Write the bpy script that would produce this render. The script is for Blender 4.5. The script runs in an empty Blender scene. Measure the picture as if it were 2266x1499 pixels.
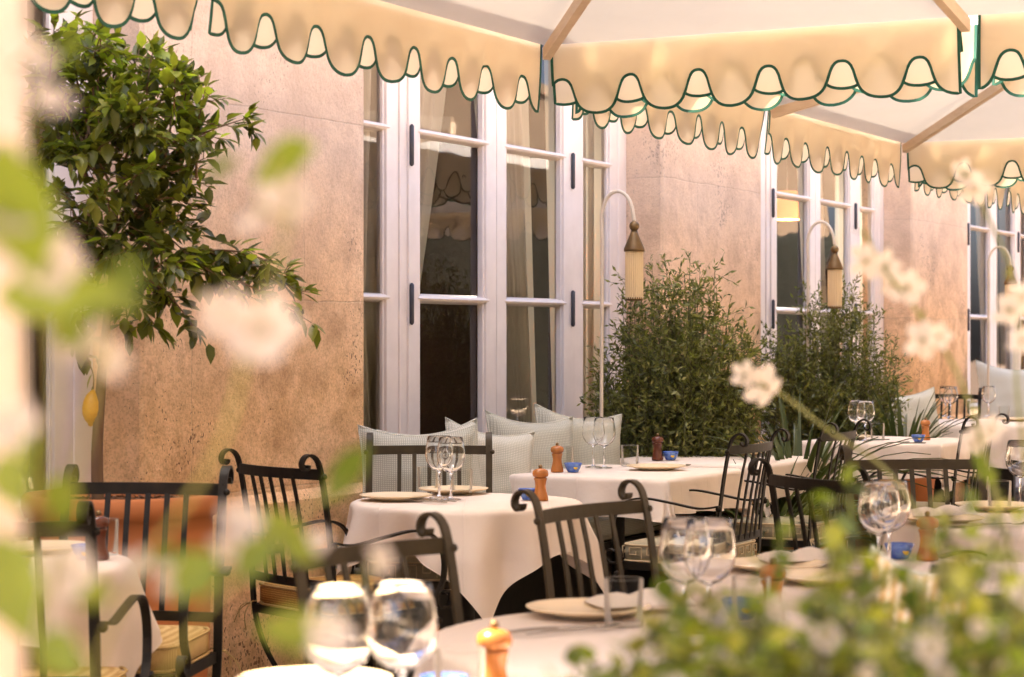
import bpy, math, random
import numpy as np
from math import sin, cos, pi, sqrt, radians, atan2
from mathutils import Vector, Matrix
R = random.Random(7)
SC = bpy.context.scene
COL = SC.collection

# ------------------------------------------------------------------ camera
CAMZ = 1.27
FPX = 4760.0
cam_d = bpy.data.cameras.new('camera'); cam = bpy.data.objects.new('camera', cam_d); COL.objects.link(cam)
cam.location = (0, 0, CAMZ); cam.rotation_euler = (pi/2, 0, 0)
cam_d.sensor_width = 36; cam_d.lens = FPX/2266*36; cam_d.clip_end = 500; cam_d.clip_start = 0.05
cam_d.dof.use_dof = True; cam_d.dof.focus_distance = 8.0; cam_d.dof.aperture_fstop = 5.6; cam_d.dof.aperture_blades = 0
SC.camera = cam
# ------------------------------------------------------------------ wall frame: x = along the facade (s), y = into the building (-t)
D = Vector((.4585, .8887, 0)).normalized(); N = Vector((.8887, -.4585, 0)).normalized()
OR = Vector((.1135, 7.5, 0)); WROT = atan2(D.y, D.x)
# ------------------------------------------------------------------ light
SUN_EL, sdir = radians(60), (-N*0.93 - D*0.37).normalized()      # the sun stands behind the facade
w = bpy.data.worlds.new('World'); SC.world = w; w.use_nodes = True
nt = w.node_tree; bg = nt.nodes['Background']; sky = nt.nodes.new('ShaderNodeTexSky')
sky.sky_type = 'NISHITA'; sky.sun_disc = False; sky.sun_elevation = SUN_EL
sky.sun_rotation = atan2(sdir.x, sdir.y); sky.dust_density = 6.0; sky.air_density = 0.5; sky.ozone_density = 0.0
nt.links.new(sky.outputs[0], bg.inputs[0]); bg.inputs[1].default_value = 0.15
sl = bpy.data.lights.new('sun', 'SUN'); sl.energy = 4.2; sl.angle = radians(0.6); sl.color = (1, .80, .55)
so = bpy.data.objects.new('sun', sl); COL.objects.link(so); so.location = (0, 0, 12)
v = Vector((sdir.x*cos(SUN_EL), sdir.y*cos(SUN_EL), sin(SUN_EL)))
so.rotation_euler = v.to_track_quat('Z', 'Y').to_euler()
SC.view_settings.view_transform = 'Standard'; SC.view_settings.look = 'None'
SC.view_settings.exposure = 3.0; SC.view_settings.gamma = 1
cy = SC.cycles
cy.use_denoising = True
try: cy.denoiser = 'OPENIMAGEDENOISE'
except Exception: pass
cy.max_bounces = 12; cy.transmission_bounces = 10; cy.transparent_max_bounces = 16; cy.diffuse_bounces = 5; cy.glossy_bounces = 4
cy.sample_clamp_indirect = 6; cy.caustics_reflective = False; cy.caustics_refractive = True

# ------------------------------------------------------------------ helpers
def P(px, py, Y): return Vector(((px-1133)*Y/FPX, Y, CAMZ + (749.5-py)*Y/FPX))
def W(s, t, z=0): return OR + D*s + N*t + Vector((0, 0, z))
def yaw_of(f): return atan2(-f[0], f[1])           # rotates local +y onto f
YD = yaw_of((D.x, D.y)); YN = yaw_of((N.x, N.y))

class MB:
    def __init__(s): s.v = []; s.f = []; s.m = []; s.sm = []; s.M = None
    def add(s, vs, fs, mi=0, smooth=False):
        b = len(s.v)
        s.v += [tuple(s.M @ Vector(p)) for p in vs] if s.M else [tuple(p) for p in vs]
        for f in fs: s.f.append(tuple(b+i for i in f)); s.m.append(mi); s.sm.append(smooth)
        return s
    def box(s, x0, x1, y0, y1, z0, z1, mi=0):
        return s.add([(x, y, z) for z in (z0, z1) for y in (y0, y1) for x in (x0, x1)],
              [(0, 2, 3, 1), (4, 5, 7, 6), (0, 1, 5, 4), (2, 6, 7, 3), (0, 4, 6, 2), (1, 3, 7, 5)], mi)
    def sweep(s, path, side, wd, th, mi=0, closed=False):
        """flat bar: width wd along 'side', thickness th across"""
        side = Vector(side).normalized(); P_ = [Vector(p) for p in path]; vs = []; n = len(P_)
        for i, p in enumerate(P_):
            t = (P_[min(i+1, n-1)] - P_[max(i-1, 0)]).normalized(); q = t.cross(side).normalized()
            for a, b in ((-1, -1), (1, -1), (1, 1), (-1, 1)): vs.append(p + side*(a*wd/2) + q*(b*th/2))
        fs = []
        for i in range(n-1):
            for k in range(4): fs.append((4*i+k, 4*i+(k+1) % 4, 4*i+4+(k+1) % 4, 4*i+4+k))
        fs += [(3, 2, 1, 0), (4*n-4, 4*n-3, 4*n-2, 4*n-1)]
        return s.add(vs, fs, mi)
    def tube(s, path, r, n=6, mi=0):
        P_ = [Vector(p) for p in path]; m = len(P_); rs = r if isinstance(r, (list, tuple)) else [r]*m; vs = []
        ref = Vector((0.123, 0.31, 1)).normalized()
        for i, p in enumerate(P_):
            t = (P_[min(i+1, m-1)] - P_[max(i-1, 0)]).normalized()
            a = t.cross(ref)
            if a.length < .1: a = t.cross(Vector((1, 0, 0)))
            a.normalize(); b = t.cross(a)
            for k in range(n): vs.append(p + (a*cos(2*pi*k/n) + b*sin(2*pi*k/n))*rs[i])
        fs = [(n*i+k, n*i+(k+1) % n, n*i+n+(k+1) % n, n*i+n+k) for i in range(m-1) for k in range(n)]
        fs += [tuple(range(n-1, -1, -1)), tuple(range(n*(m-1), n*m))]
        return s.add(vs, fs, mi, True)
    def lathe(s, prof, n=28, c=(0, 0, 0), mi=0, sx=1, sy=1, closed=False):
        vs = []; m = len(prof)
        for r, z in prof:
            for k in range(n): vs.append((c[0]+sx*r*cos(2*pi*k/n), c[1]+sy*r*sin(2*pi*k/n), c[2]+z))
        fs = [(n*i+k, n*i+(k+1) % n, n*i+n+(k+1) % n, n*i+n+k) for i in range(m-1) for k in range(n)]
        if closed: fs += [(n*(m-1)+k, n*(m-1)+(k+1) % n, (k+1) % n, k) for k in range(n)]
        else: fs += [tuple(range(n-1, -1, -1)), tuple(range(n*(m-1), n*m))]
        return s.add(vs, fs, mi, True)
    def sphere(s, c, r, sz=1, mi=0, n=14):
        pr = [(max(r*sin(pi*i/9), 1e-5), -r*sz*cos(pi*i/9)) for i in range(10)]
        return s.lathe(pr, n, c, mi)
    def build(s, name, mats, parent=None, loc=None, rot=None, bevel=0, solid=0, subd=0):
        me = bpy.data.meshes.new(name); me.from_pydata(s.v, [], s.f)
        if not isinstance(mats, (list, tuple)): mats = [mats]
        for m in mats: me.materials.append(m)
        me.polygons.foreach_set('material_index', s.m); me.polygons.foreach_set('use_smooth', s.sm); me.update()
        o = bpy.data.objects.new(name, me); COL.objects.link(o)
        if parent: o.parent = parent
        if loc is not None: o.location = loc
        if rot is not None: o.rotation_euler = (0, 0, rot) if not isinstance(rot, (tuple, list)) else rot
        if solid:
            md = o.modifiers.new('solid', 'SOLIDIFY'); md.thickness = solid; md.offset = 0
        if bevel:
            md = o.modifiers.new('bevel', 'BEVEL'); md.width = bevel; md.segments = 2; md.limit_method = 'ANGLE'
        if subd:
            md = o.modifiers.new('subd', 'SUBSURF'); md.levels = md.render_levels = subd
        return o

def tag(o, label, cat, group=None, kind=None):
    if label: o['label'] = label
    if cat: o['category'] = cat
    if group: o['group'] = group
    if kind: o['kind'] = kind
    return o
def empty(name, loc, rot=0, label=None, cat=None, group=None):
    o = bpy.data.objects.new(name, None); COL.objects.link(o); o.location = loc; o.rotation_euler = (0, 0, rot)
    return tag(o, label, cat, group)
def dup(o, parent=None):
    c = o.copy(); COL.objects.link(c)
    if parent: c.parent = parent
    for ch in list(o.children): dup(ch, c)
    return c
def catmull(pts, n=6):
    out = []; P_ = [Vector(p) for p in pts]; m = len(P_)
    for i in range(m-1):
        p0, p1, p2, p3 = P_[max(i-1, 0)], P_[i], P_[i+1], P_[min(i+2, m-1)]
        for k in range(n):
            t = k/n
            out.append(.5*((2*p1) + (p2-p0)*t + (2*p0-5*p1+4*p2-p3)*t*t + (3*p1-p0-3*p2+p3)*t**3))
    return out + [P_[-1]]

# ------------------------------------------------------------------ materials
def nodes(name):
    m = bpy.data.materials.new(name); m.use_nodes = True
    return m, m.node_tree, m.node_tree.nodes['Principled BSDF']
def ramp(nt, src, stops):
    r = nt.nodes.new('ShaderNodeValToRGB'); nt.links.new(src, r.inputs[0]); el = r.color_ramp.elements
    while len(el) < len(stops): el.new(.5)
    for e, (p, c) in zip(el, stops):
        e.position = p; e.color = (*c, 1) if len(c) == 3 else c
    return r.outputs[0]
def noise(nt, scale, detail=4, coord='Object', stretch=None, rough=.55):
    tc = nt.nodes.new('ShaderNodeTexCoord'); n = nt.nodes.new('ShaderNodeTexNoise')
    n.inputs['Scale'].default_value = scale; n.inputs['Detail'].default_value = detail; n.inputs['Roughness'].default_value = rough
    src = tc.outputs[coord]
    if stretch:
        mp = nt.nodes.new('ShaderNodeMapping'); mp.inputs['Scale'].default_value = stretch
        nt.links.new(src, mp.inputs[0]); src = mp.outputs[0]
    nt.links.new(src, n.inputs[0]); return n.outputs[0]
def bump(nt, b, h, strength=.3, dist=.01):
    bn = nt.nodes.new('ShaderNodeBump'); bn.inputs['Strength'].default_value = strength; bn.inputs['Distance'].default_value = dist
    nt.links.new(h, bn.inputs['Height']); nt.links.new(bn.outputs[0], b.inputs['Normal']); return bn
def mixc(nt, f, a, b, mode='MIX'):
    m = nt.nodes.new('ShaderNodeMix'); m.data_type = 'RGBA'; m.blend_type = mode
    if isinstance(f, (int, float)): m.inputs[0].default_value = f
    else: nt.links.new(f, m.inputs[0])
    for s, i in ((a, 6), (b, 7)):
        if isinstance(s, tuple): m.inputs[i].default_value = (*s, 1)
        else: nt.links.new(s, m.inputs[i])
    return m.outputs[2]
def nmat(name, c1, c2=None, scale=20, rough=.6, bs=.2, bd=.002, metal=0, stretch=None, spec=.5, detail=4):
    m, t, b = nodes(name); n = noise(t, scale, detail, stretch=stretch)
    c2 = c2 or tuple(x*.8 for x in c1)
    t.links.new(ramp(t, n, [(.3, c1), (.7, c2)]), b.inputs['Base Color'])
    b.inputs['Roughness'].default_value = rough; b.inputs['Metallic'].default_value = metal
    b.inputs['Specular IOR Level'].default_value = spec
    if bs: bump(t, b, n, bs, bd)
    return m
def translucent(name, c, fac=.45, tc=None, sc=300, bs=.15):
    m, t, b = nodes(name); out = t.nodes['Material Output']
    n = noise(t, 3.0, 5); n2 = noise(t, sc, 2)
    c2 = tuple(x*.93 for x in c)
    col = ramp(t, n, [(.3, c), (.75, c2)]); t.links.new(col, b.inputs['Base Color'])
    b.inputs['Roughness'].default_value = .85; b.inputs['Specular IOR Level'].default_value = .15
    bump(t, b, n2, bs, .001)
    tr = t.nodes.new('ShaderNodeBsdfTranslucent'); tr.inputs[0].default_value = (*(tc or c), 1)
    mx = t.nodes.new('ShaderNodeMixShader'); mx.inputs[0].default_value = fac
    t.links.new(b.outputs[0], mx.inputs[1]); t.links.new(tr.outputs[0], mx.inputs[2]); t.links.new(mx.outputs[0], out.inputs[0])
    return m
def leafmat(name, stops, tr=.35, rough=.35, trc=None, spec=.5):
    m, t, b = nodes(name); out = t.nodes['Material Output']; g = t.nodes.new('ShaderNodeNewGeometry')
    n = len(stops); col = ramp(t, g.outputs['Random Per Island'], [(i/max(n-1, 1), c) for i, c in enumerate(stops)])
    vein = noise(t, 60, 3); col = mixc(t, vein, col, mixc(t, 1.0, col, (.7, .75, .6), 'MULTIPLY'))
    t.links.new(col, b.inputs['Base Color']); b.inputs['Roughness'].default_value = rough; b.inputs['Specular IOR Level'].default_value = spec
    tb = t.nodes.new('ShaderNodeBsdfTranslucent'); t.links.new(mixc(t, 1.0, col, trc or (1.6, 1.8, .6), 'MULTIPLY'), tb.inputs[0])
    mx = t.nodes.new('ShaderNodeMixShader'); mx.inputs[0].default_value = tr
    t.links.new(b.outputs[0], mx.inputs[1]); t.links.new(tb.outputs[0], mx.inputs[2]); t.links.new(mx.outputs[0], out.inputs[0])
    return m
def stone_mat():
    m, t, b = nodes('limestone')
    big = noise(t, 1.3, 9, stretch=(1, 1, .7), rough=.68); mid = noise(t, 4, 6); fine = noise(t, 26, 8, rough=.7); grain = noise(t, 120, 4)
    col = ramp(t, big, [(.36, (.52, .37, .235)), (.5, (.67, .50, .34)), (.62, (.74, .58, .44))])
    col = mixc(t, ramp(t, mid, [(.46, (0, 0, 0)), (.66, (1, 1, 1))]), col, (.46, .31, .19))
    col = mixc(t, ramp(t, noise(t, 11, 8, rough=.72), [(.50, (0, 0, 0)), (.62, (.55, .55, .55))]), col, (.44, .29, .18))
    pale = ramp(t, noise(t, 2.1, 3), [(.56, (0, 0, 0)), (.60, (1, 1, 1))])
    f = t.nodes.new('ShaderNodeMath'); f.operation = 'MULTIPLY'; f.inputs[1].default_value = .45; t.links.new(pale, f.inputs[0])
    col = mixc(t, f.outputs[0], col, (.72, .56, .41))
    col = mixc(t, ramp(t, grain, [(.35, (1, 1, 1)), (.55, (0, 0, 0))]), col, mixc(t, 1.0, col, (.78, .74, .70), 'MULTIPLY'))
    # pits: small dark holes gathered in patches
    vo = t.nodes.new('ShaderNodeTexVoronoi'); vo.inputs['Scale'].default_value = 62
    tc = t.nodes.new('ShaderNodeTexCoord'); mp = t.nodes.new('ShaderNodeMapping'); mp.inputs['Scale'].default_value = (1, 1, .75)
    t.links.new(tc.outputs['Object'], mp.inputs[0])
    wob = t.nodes.new('ShaderNodeVectorMath'); wob.operation = 'ADD'; nz = t.nodes.new('ShaderNodeTexNoise'); nz.inputs['Scale'].default_value = 30
    sc_ = t.nodes.new('ShaderNodeVectorMath'); sc_.operation = 'SCALE'; sc_.inputs['Scale'].default_value = .05
    t.links.new(mp.outputs[0], nz.inputs[0]); t.links.new(nz.outputs[1], sc_.inputs[0])
    t.links.new(mp.outputs[0], wob.inputs[0]); t.links.new(sc_.outputs[0], wob.inputs[1]); t.links.new(wob.outputs[0], vo.inputs[0])
    pm = ramp(t, noise(t, 2.6, 4), [(.42, (.02, .02, .02)), (.56, (.16, .16, .16)), (.70, (.40, .40, .40))])
    lt = t.nodes.new('ShaderNodeMath'); lt.operation = 'LESS_THAN'; t.links.new(vo.outputs['Distance'], lt.inputs[0]); t.links.new(pm, lt.inputs[1])
    col = mixc(t, lt.outputs[0], col, (.20, .12, .075))
    # course joints
    sp = t.nodes.new('ShaderNodeSeparateXYZ'); t.links.new(tc.outputs['Object'], sp.inputs[0])
    br = t.nodes.new('ShaderNodeTexBrick'); cb = t.nodes.new('ShaderNodeCombineXYZ')
    jz = t.nodes.new('ShaderNodeMath'); jz.operation = 'ADD'; jz.inputs[1].default_value = .62
    t.links.new(sp.outputs[2], jz.inputs[0]); t.links.new(sp.outputs[0], cb.inputs[0]); t.links.new(jz.outputs[0], cb.inputs[1])
    wb = t.nodes.new('ShaderNodeVectorMath'); wb.operation = 'ADD'; sc2 = t.nodes.new('ShaderNodeVectorMath'); sc2.operation = 'SCALE'; sc2.inputs['Scale'].default_value = .02
    nz2 = t.nodes.new('ShaderNodeTexNoise'); nz2.inputs['Scale'].default_value = 6; t.links.new(tc.outputs['Object'], nz2.inputs[0])
    t.links.new(nz2.outputs[1], sc2.inputs[0]); t.links.new(cb.outputs[0], wb.inputs[0]); t.links.new(sc2.outputs[0], wb.inputs[1]); t.links.new(wb.outputs[0], br.inputs[0])
    br.inputs['Scale'].default_value = 1; br.inputs['Brick Width'].default_value = 1.9; br.inputs['Row Height'].default_value = .68
    br.inputs['Mortar Size'].default_value = .004; br.inputs['Mortar Smooth'].default_value = .6
    br.offset = .37
    jf = t.nodes.new('ShaderNodeMath'); jf.operation = 'MULTIPLY'; jf.inputs[1].default_value = .16; t.links.new(br.outputs['Fac'], jf.inputs[0])
    br.inputs['Color1'].default_value = (1.0, .97, .93, 1); br.inputs['Color2'].default_value = (.86, .84, .82, 1); br.inputs['Mortar'].default_value = (.9, .9, .9, 1)
    col = mixc(t, 1.0, col, br.outputs['Color'], 'MULTIPLY')
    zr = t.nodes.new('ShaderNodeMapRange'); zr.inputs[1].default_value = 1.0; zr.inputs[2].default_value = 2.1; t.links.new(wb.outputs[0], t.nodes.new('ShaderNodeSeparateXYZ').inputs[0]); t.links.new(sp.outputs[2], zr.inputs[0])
    col = mixc(t, zr.outputs[0], mixc(t, 1.0, col, (1.42, 1.22, .90), 'MULTIPLY'), mixc(t, .40, col, (.98, .80, .66)))  # top lighting painted in: pinker and paler above, more orange below
    col = mixc(t, jf.outputs[0], col, (.30, .19, .12))
    t.links.new(col, b.inputs['Base Color']); b.inputs['Roughness'].default_value = .92; b.inputs['Specular IOR Level'].default_value = .2
    hs = t.nodes.new('ShaderNodeMath'); hs.operation = 'SUBTRACT'; t.links.new(fine, hs.inputs[0]); t.links.new(lt.outputs[0], hs.inputs[1])
    hs2 = t.nodes.new('ShaderNodeMath'); hs2.operation = 'SUBTRACT'; t.links.new(hs.outputs[0], hs2.inputs[0]); t.links.new(jf.outputs[0], hs2.inputs[1])
    bump(t, b, hs2.outputs[0], .9, .012)
    return m
def glass_mat(name, tint=(1, 1, 1), ior=1.45, rough=0):
    m, t, b = nodes(name); b.inputs['Base Color'].default_value = (*tint, 1); b.inputs['Transmission Weight'].default_value = 1
    b.inputs['Roughness'].default_value = rough; b.inputs['IOR'].default_value = ior
    return m
def thin_glass(name):
    m, t, b = nodes(name); out = t.nodes['Material Output']
    gl = t.nodes.new('ShaderNodeBsdfGlossy'); gl.inputs['Roughness'].default_value = .03; tr = t.nodes.new('ShaderNodeBsdfTransparent'); tr.inputs[0].default_value = (.97, .97, .96, 1)
    lw = t.nodes.new('ShaderNodeLayerWeight'); lw.inputs[0].default_value = .12
    df = t.nodes.new('ShaderNodeBsdfDiffuse'); df.inputs[0].default_value = (.8, .76, .7, 1); mg = t.nodes.new('ShaderNodeMixShader'); mg.inputs[0].default_value = .55; t.links.new(gl.outputs[0], mg.inputs[1]); t.links.new(df.outputs[0], mg.inputs[2])  # pale diffuse paints bright outlines onto the glass edges
    h = noise(t, 30, 2); bn = t.nodes.new('ShaderNodeBump'); bn.inputs['Strength'].default_value = .1; bn.inputs['Distance'].default_value = .002
    t.links.new(h, bn.inputs['Height']); t.links.new(bn.outputs[0], gl.inputs['Normal'])
    mx = t.nodes.new('ShaderNodeMixShader'); t.links.new(lw.outputs[0], mx.inputs[0]); t.links.new(tr.outputs[0], mx.inputs[1]); t.links.new(mg.outputs[0], mx.inputs[2])
    t.links.new(mx.outputs[0], out.inputs[0]); return m
def pane_mat():
    m, t, b = nodes('window_glass'); out = t.nodes['Material Output']
    gl = t.nodes.new('ShaderNodeBsdfGlossy'); gl.inputs['Roughness'].default_value = .0
    tr = t.nodes.new('ShaderNodeBsdfTransparent'); tr.inputs[0].default_value = (.93, .94, .93, 1)
    fr = t.nodes.new('ShaderNodeFresnel'); fr.inputs[0].default_value = 1.6
    h = noise(t, 2.2, 2); bn = t.nodes.new('ShaderNodeBump'); bn.inputs['Strength'].default_value = .12; bn.inputs['Distance'].default_value = .012
    t.links.new(h, bn.inputs['Height']); t.links.new(bn.outputs[0], gl.inputs['Normal'])
    mx = t.nodes.new('ShaderNodeMixShader'); t.links.new(fr.outputs[0], mx.inputs[0]); t.links.new(tr.outputs[0], mx.inputs[1]); t.links.new(gl.outputs[0], mx.inputs[2])
    t.links.new(mx.outputs[0], out.inputs[0]); return m
def weave_mat(name, ca, cb, sc=60, kind='WEAVE', rough=.85):
    m, t, b = nodes(name); tc = t.nodes.new('ShaderNodeTexCoord')
    w1 = t.nodes.new('ShaderNodeTexWave'); w1.inputs['Scale'].default_value = sc; w1.inputs['Distortion'].default_value = 1.2; w1.inputs['Detail Scale'].default_value = 4
    w2 = t.nodes.new('ShaderNodeTexWave'); w2.inputs['Scale'].default_value = sc*1.1; w2.bands_direction = 'Z'; w2.inputs['Distortion'].default_value = 1.5
    t.links.new(tc.outputs['Object'], w1.inputs[0]); t.links.new(tc.outputs['Object'], w2.inputs[0])
    mu = t.nodes.new('ShaderNodeMath'); mu.operation = 'MULTIPLY'; t.links.new(w1.outputs[1], mu.inputs[0]); t.links.new(w2.outputs[1], mu.inputs[1])
    col = ramp(t, mu.outputs[0], [(.15, ca), (.55, cb)]); t.links.new(col, b.inputs['Base Color'])
    b.inputs['Roughness'].default_value = rough; b.inputs['Specular IOR Level'].default_value = .25
    bump(t, b, mu.outputs[0], .4, .003); return m

M = {}
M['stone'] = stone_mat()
M['frame'] = nmat('painted_window_wood', (.84, .76, .71), (.77, .69, .64), 9, .42, .12, .001)
M['pane'] = pane_mat()
M['hinge'] = nmat('hinge_iron', (.03, .03, .04), (.05, .05, .06), 40, .4, .1)
M['canopy'] = translucent('canopy_canvas', (.60, .58, .58), .085, (.45, .45, .48))
M['valance'] = translucent('valance_canvas', (.76, .67, .52), .66, (.80, .70, .54))
M['trim'] = nmat('green_binding', (.006, .11, .075), (.004, .07, .05), 30, .7, .1)
M['beam'] = nmat('cream_beam', (.70, .56, .42), (.62, .48, .35), 12, .5, .1, stretch=(1, 1, 6))
M['iron'] = nmat('black_wrought_iron', (.008, .0065, .005), (.018, .014, .009), 25, .48, .25, .001, spec=.22)
M['bronze'] = nmat('olive_bronze_paint', (.060, .045, .024), (.038, .029, .016), 18, .45, .2, .001, spec=.25)
M['linen'] = translucent('white_linen', (.82, .73, .65), .12, sc=500, bs=.1)
t = M['linen'].node_tree; b_ = t.nodes['Principled BSDF']; n_ = noise(t, 7, 6, rough=.6)
bk = t.nodes.new('ShaderNodeTexBrick'); bk.offset = 0; bk.inputs['Scale'].default_value = 1; bk.inputs['Brick Width'].default_value = .27; bk.inputs['Row Height'].default_value = .27; bk.inputs['Mortar Size'].default_value = .006; bk.inputs['Mortar Smooth'].default_value = 1
tco = t.nodes.new('ShaderNodeTexCoord'); t.links.new(tco.outputs['Object'], bk.inputs[0]); ad = t.nodes.new('ShaderNodeMath'); ad.operation = 'MULTIPLY_ADD'; ad.inputs[1].default_value = .22
t.links.new(bk.outputs['Fac'], ad.inputs[0]); t.links.new(n_, ad.inputs[2]); n_ = ad.outputs[0]
bn = t.nodes.new('ShaderNodeBump'); bn.inputs['Strength'].default_value = .5; bn.inputs['Distance'].default_value = .012
t.links.new(n_, bn.inputs['Height']); t.links.new(b_.inputs['Normal'].links[0].from_socket, bn.inputs['Normal']); t.links.new(bn.outputs[0], b_.inputs['Normal'])
M['napkin'] = translucent('napkin_linen', (.82, .75, .67), .15, sc=500)
M['curtain'] = translucent('sheer_curtain', (.93, .87, .78), .5)
M['plate'] = nmat('cream_glaze', (.80, .66, .45), (.76, .61, .40), 8, .25, .05)
M['glass'] = glass_mat('clear_glass'); M['thinglass'] = thin_glass('thin_glass')
M['blueglass'] = nmat('blue_glazed_pottery', (.015, .06, .42), (.16, .28, .55), 55, .2, .1)
M['yellow'] = nmat('yellow_glaze', (.75, .50, .03), (.65, .38, .02), 40, .3, .1)
M['wood'] = nmat('varnished_olive_wood', (.50, .19, .04), (.34, .115, .025), 30, .25, .05, stretch=(1, 1, .15))
M['darkwood'] = nmat('dark_varnished_wood', (.13, .035, .012), (.09, .022, .01), 30, .25, .05, stretch=(1, 1, .15))
M['steel'] = nmat('cutlery_steel', (.6, .56, .5), (.5, .46, .4), 30, .22, .02, metal=1)
M['gold'] = weave_mat('gold_woven_fabric', (.30, .15, .03), (.62, .40, .12), 42)
M['goldpale'] = weave_mat('pale_gold_brocade', (.42, .27, .09), (.72, .54, .27), 85)
M['sage'] = weave_mat('sage_woven_fabric', (.34, .35, .29), (.58, .56, .48), 40)
M['sagepale'] = weave_mat('pale_sage_woven_fabric', (.44, .45, .38), (.66, .63, .56), 40)
M['key'] = nmat('cream_braid', (.58, .47, .30), (.5, .4, .25), 60, .8, .2)
M['keybase'] = nmat('grey_green_upholstery', (.34, .31, .21), (.27, .25, .17), 60, .85, .3)
M['terra'] = nmat('terracotta', (.58, .21, .065), (.48, .165, .055), 5, .78, .15, .003, detail=8)
M['bark_chips'] = nmat('bark_chips', (.30, .16, .08), (.10, .05, .025), 30, .9, .4)
M['bark'] = nmat('citrus_bark', (.22, .13, .06), (.14, .08, .04), 30, .85, .5, .004, stretch=(1, 1, .2))
M['twig'] = nmat('green_twig', (.10, .10, .03), (.07, .06, .025), 30, .7, .1)
M['lemonskin'] = nmat('lemon_skin', (.80, .42, .02), (.72, .34, .015), 90, .38, .35, .002)
M['citrus'] = leafmat('citrus_leaves', [(.05, .058, .014), (.11, .12, .02), (.17, .18, .028), (.30, .30, .05), (.08, .088, .02), (.13, .15, .03)], .38, .33)
M['citrus_lit'] = leafmat('lit_citrus_leaves', [(.36, .42, .05), (.28, .34, .04), (.45, .46, .08)], .5, .4)  # paler leaf copy, paints light onto the top of the crown
M['olive'] = leafmat('narrow_leaves', [(.06, .07, .022), (.16, .17, .045), (.26, .26, .07), (.09, .10, .035), (.36, .33, .12)], .3, .45)
M['strap'] = leafmat('strap_leaves', [(.05, .075, .028), (.09, .11, .04), (.035, .055, .022)], .2, .35)
M['box'] = leafmat('small_hedge_leaves', [(.07, .075, .03), (.32, .32, .05), (.52, .50, .08), (.035, .035, .02), (.60, .54, .20), (.13, .13, .06)], .45, .35)
M['jas'] = leafmat('jasmine_leaves', [(.18, .23, .035), (.28, .33, .06), (.12, .16, .03)], .5, .4)
M['petal'] = translucent('white_petals', (.82, .74, .66), .4, sc=60)
M['petal_warm'] = translucent('cream_petals', (.92, .83, .70), .4, sc=60)
M['stem'] = nmat('yellow_green_stem', (.30, .30, .07), (.24, .22, .05), 30, .6, .1)
M['lampcream'] = nmat('cream_enamel', (.66, .57, .45), (.6, .52, .4), 10, .4, .05)
M['brass'] = nmat('aged_brass', (.22, .14, .06), (.15, .09, .035), 14, .42, .15, metal=.6)
M['ribglass'] = translucent('ribbed_glass_shade', (.90, .76, .50), .5)
M['ground'] = nmat('dark_gravel', (.10, .065, .045), (.17, .12, .085), 45, .95, .6, .01, detail=8)
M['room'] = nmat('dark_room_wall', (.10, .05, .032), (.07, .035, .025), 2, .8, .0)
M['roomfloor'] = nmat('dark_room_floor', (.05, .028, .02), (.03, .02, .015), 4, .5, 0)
M['hedge'] = nmat('dark_hedge', (.008, .009, .005), (.016, .018, .008), 14, .95, .8, .1, detail=8)
M['far'] = nmat('far_facade_stone', (.42, .31, .22), (.36, .26, .18), 1.3, .9, .1)
M['postpaint'] = nmat('pale_pole_paint', (.74, .62, .54), (.68, .56, .48), 6, .5, .05)

# ------------------------------------------------------------------ ground
g = MB()
g.add([(-70, -30, 0), (70, -30, 0), (70, 110, 0), (-70, 110, 0)], [(0, 1, 2, 3)])
tag(g.build('ground', M['ground']), 'dark gravel ground of the terrace under the tables', None, kind='structure')

g = MB(); g.add([tuple(W(-14, 3.7, .004)), tuple(W(30, 3.7, .004)), tuple(W(30, 6.6, .004)), tuple(W(-14, 6.6, .004))], [(0, 1, 2, 3)])
M['bounce_strip'] = nmat('pale_bounce_strip', (.62, .50, .38), (.52, .41, .30), 5, .9, .3)
tag(g.build('path', M['bounce_strip']), 'unseen pale strip added beyond the parasols to bounce sunlight onto the terrace', None, kind='structure')  # added out of view as a reflector for warm fill light
# ------------------------------------------------------------------ facade
FT = 1.187       # depth (local y) of the window frames; wall front at .987
WY = .987
fac = empty('stone_facade', OR, WROT, 'weathered limestone facade with tall white french windows behind the tables', 'building')
PER = 4.32; WC0 = 1.879; HW = 1.454; WTOP = 3.45
wcs = [WC0 + PER*k for k in (-1, 0, 1, 2)]
wl = MB()
edges = [-9.0]
for c in wcs: edges += [c-HW, c+HW]
edges.append(20)
def pier(mb, a, b):
    # front face and reveals, slightly worn at the arris (chamfer)
    ch = .012
    mb.add([(a, WY+.45, 0), (a, WY+ch, 0), (a+ch, WY, 0), (b-ch, WY, 0), (b, WY+ch, 0), (b, WY+.45, 0),
            (a, WY+.45, 3.9), (a, WY+ch, 3.9), (a+ch, WY, 3.9), (b-ch, WY, 3.9), (b, WY+ch, 3.9), (b, WY+.45, 3.9)],
           [(0, 1, 7, 6), (1, 2, 8, 7), (2, 3, 9, 8), (3, 4, 10, 9), (4, 5, 11, 10), (5, 0, 6, 11), (6, 7, 8, 9, 10, 11)])
for i in range(0, len(edges), 2): pier(wl, edges[i], edges[i+1])
for c in wcs: wl.box(c-HW+.001, c+HW-.001, WY+.004, WY+.45, WTOP, 3.89)
wl.box(-9, 20, WY+.003, WY+.6, 3.9, 4.0)
wl.build('wall', M['stone'], fac)
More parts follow.
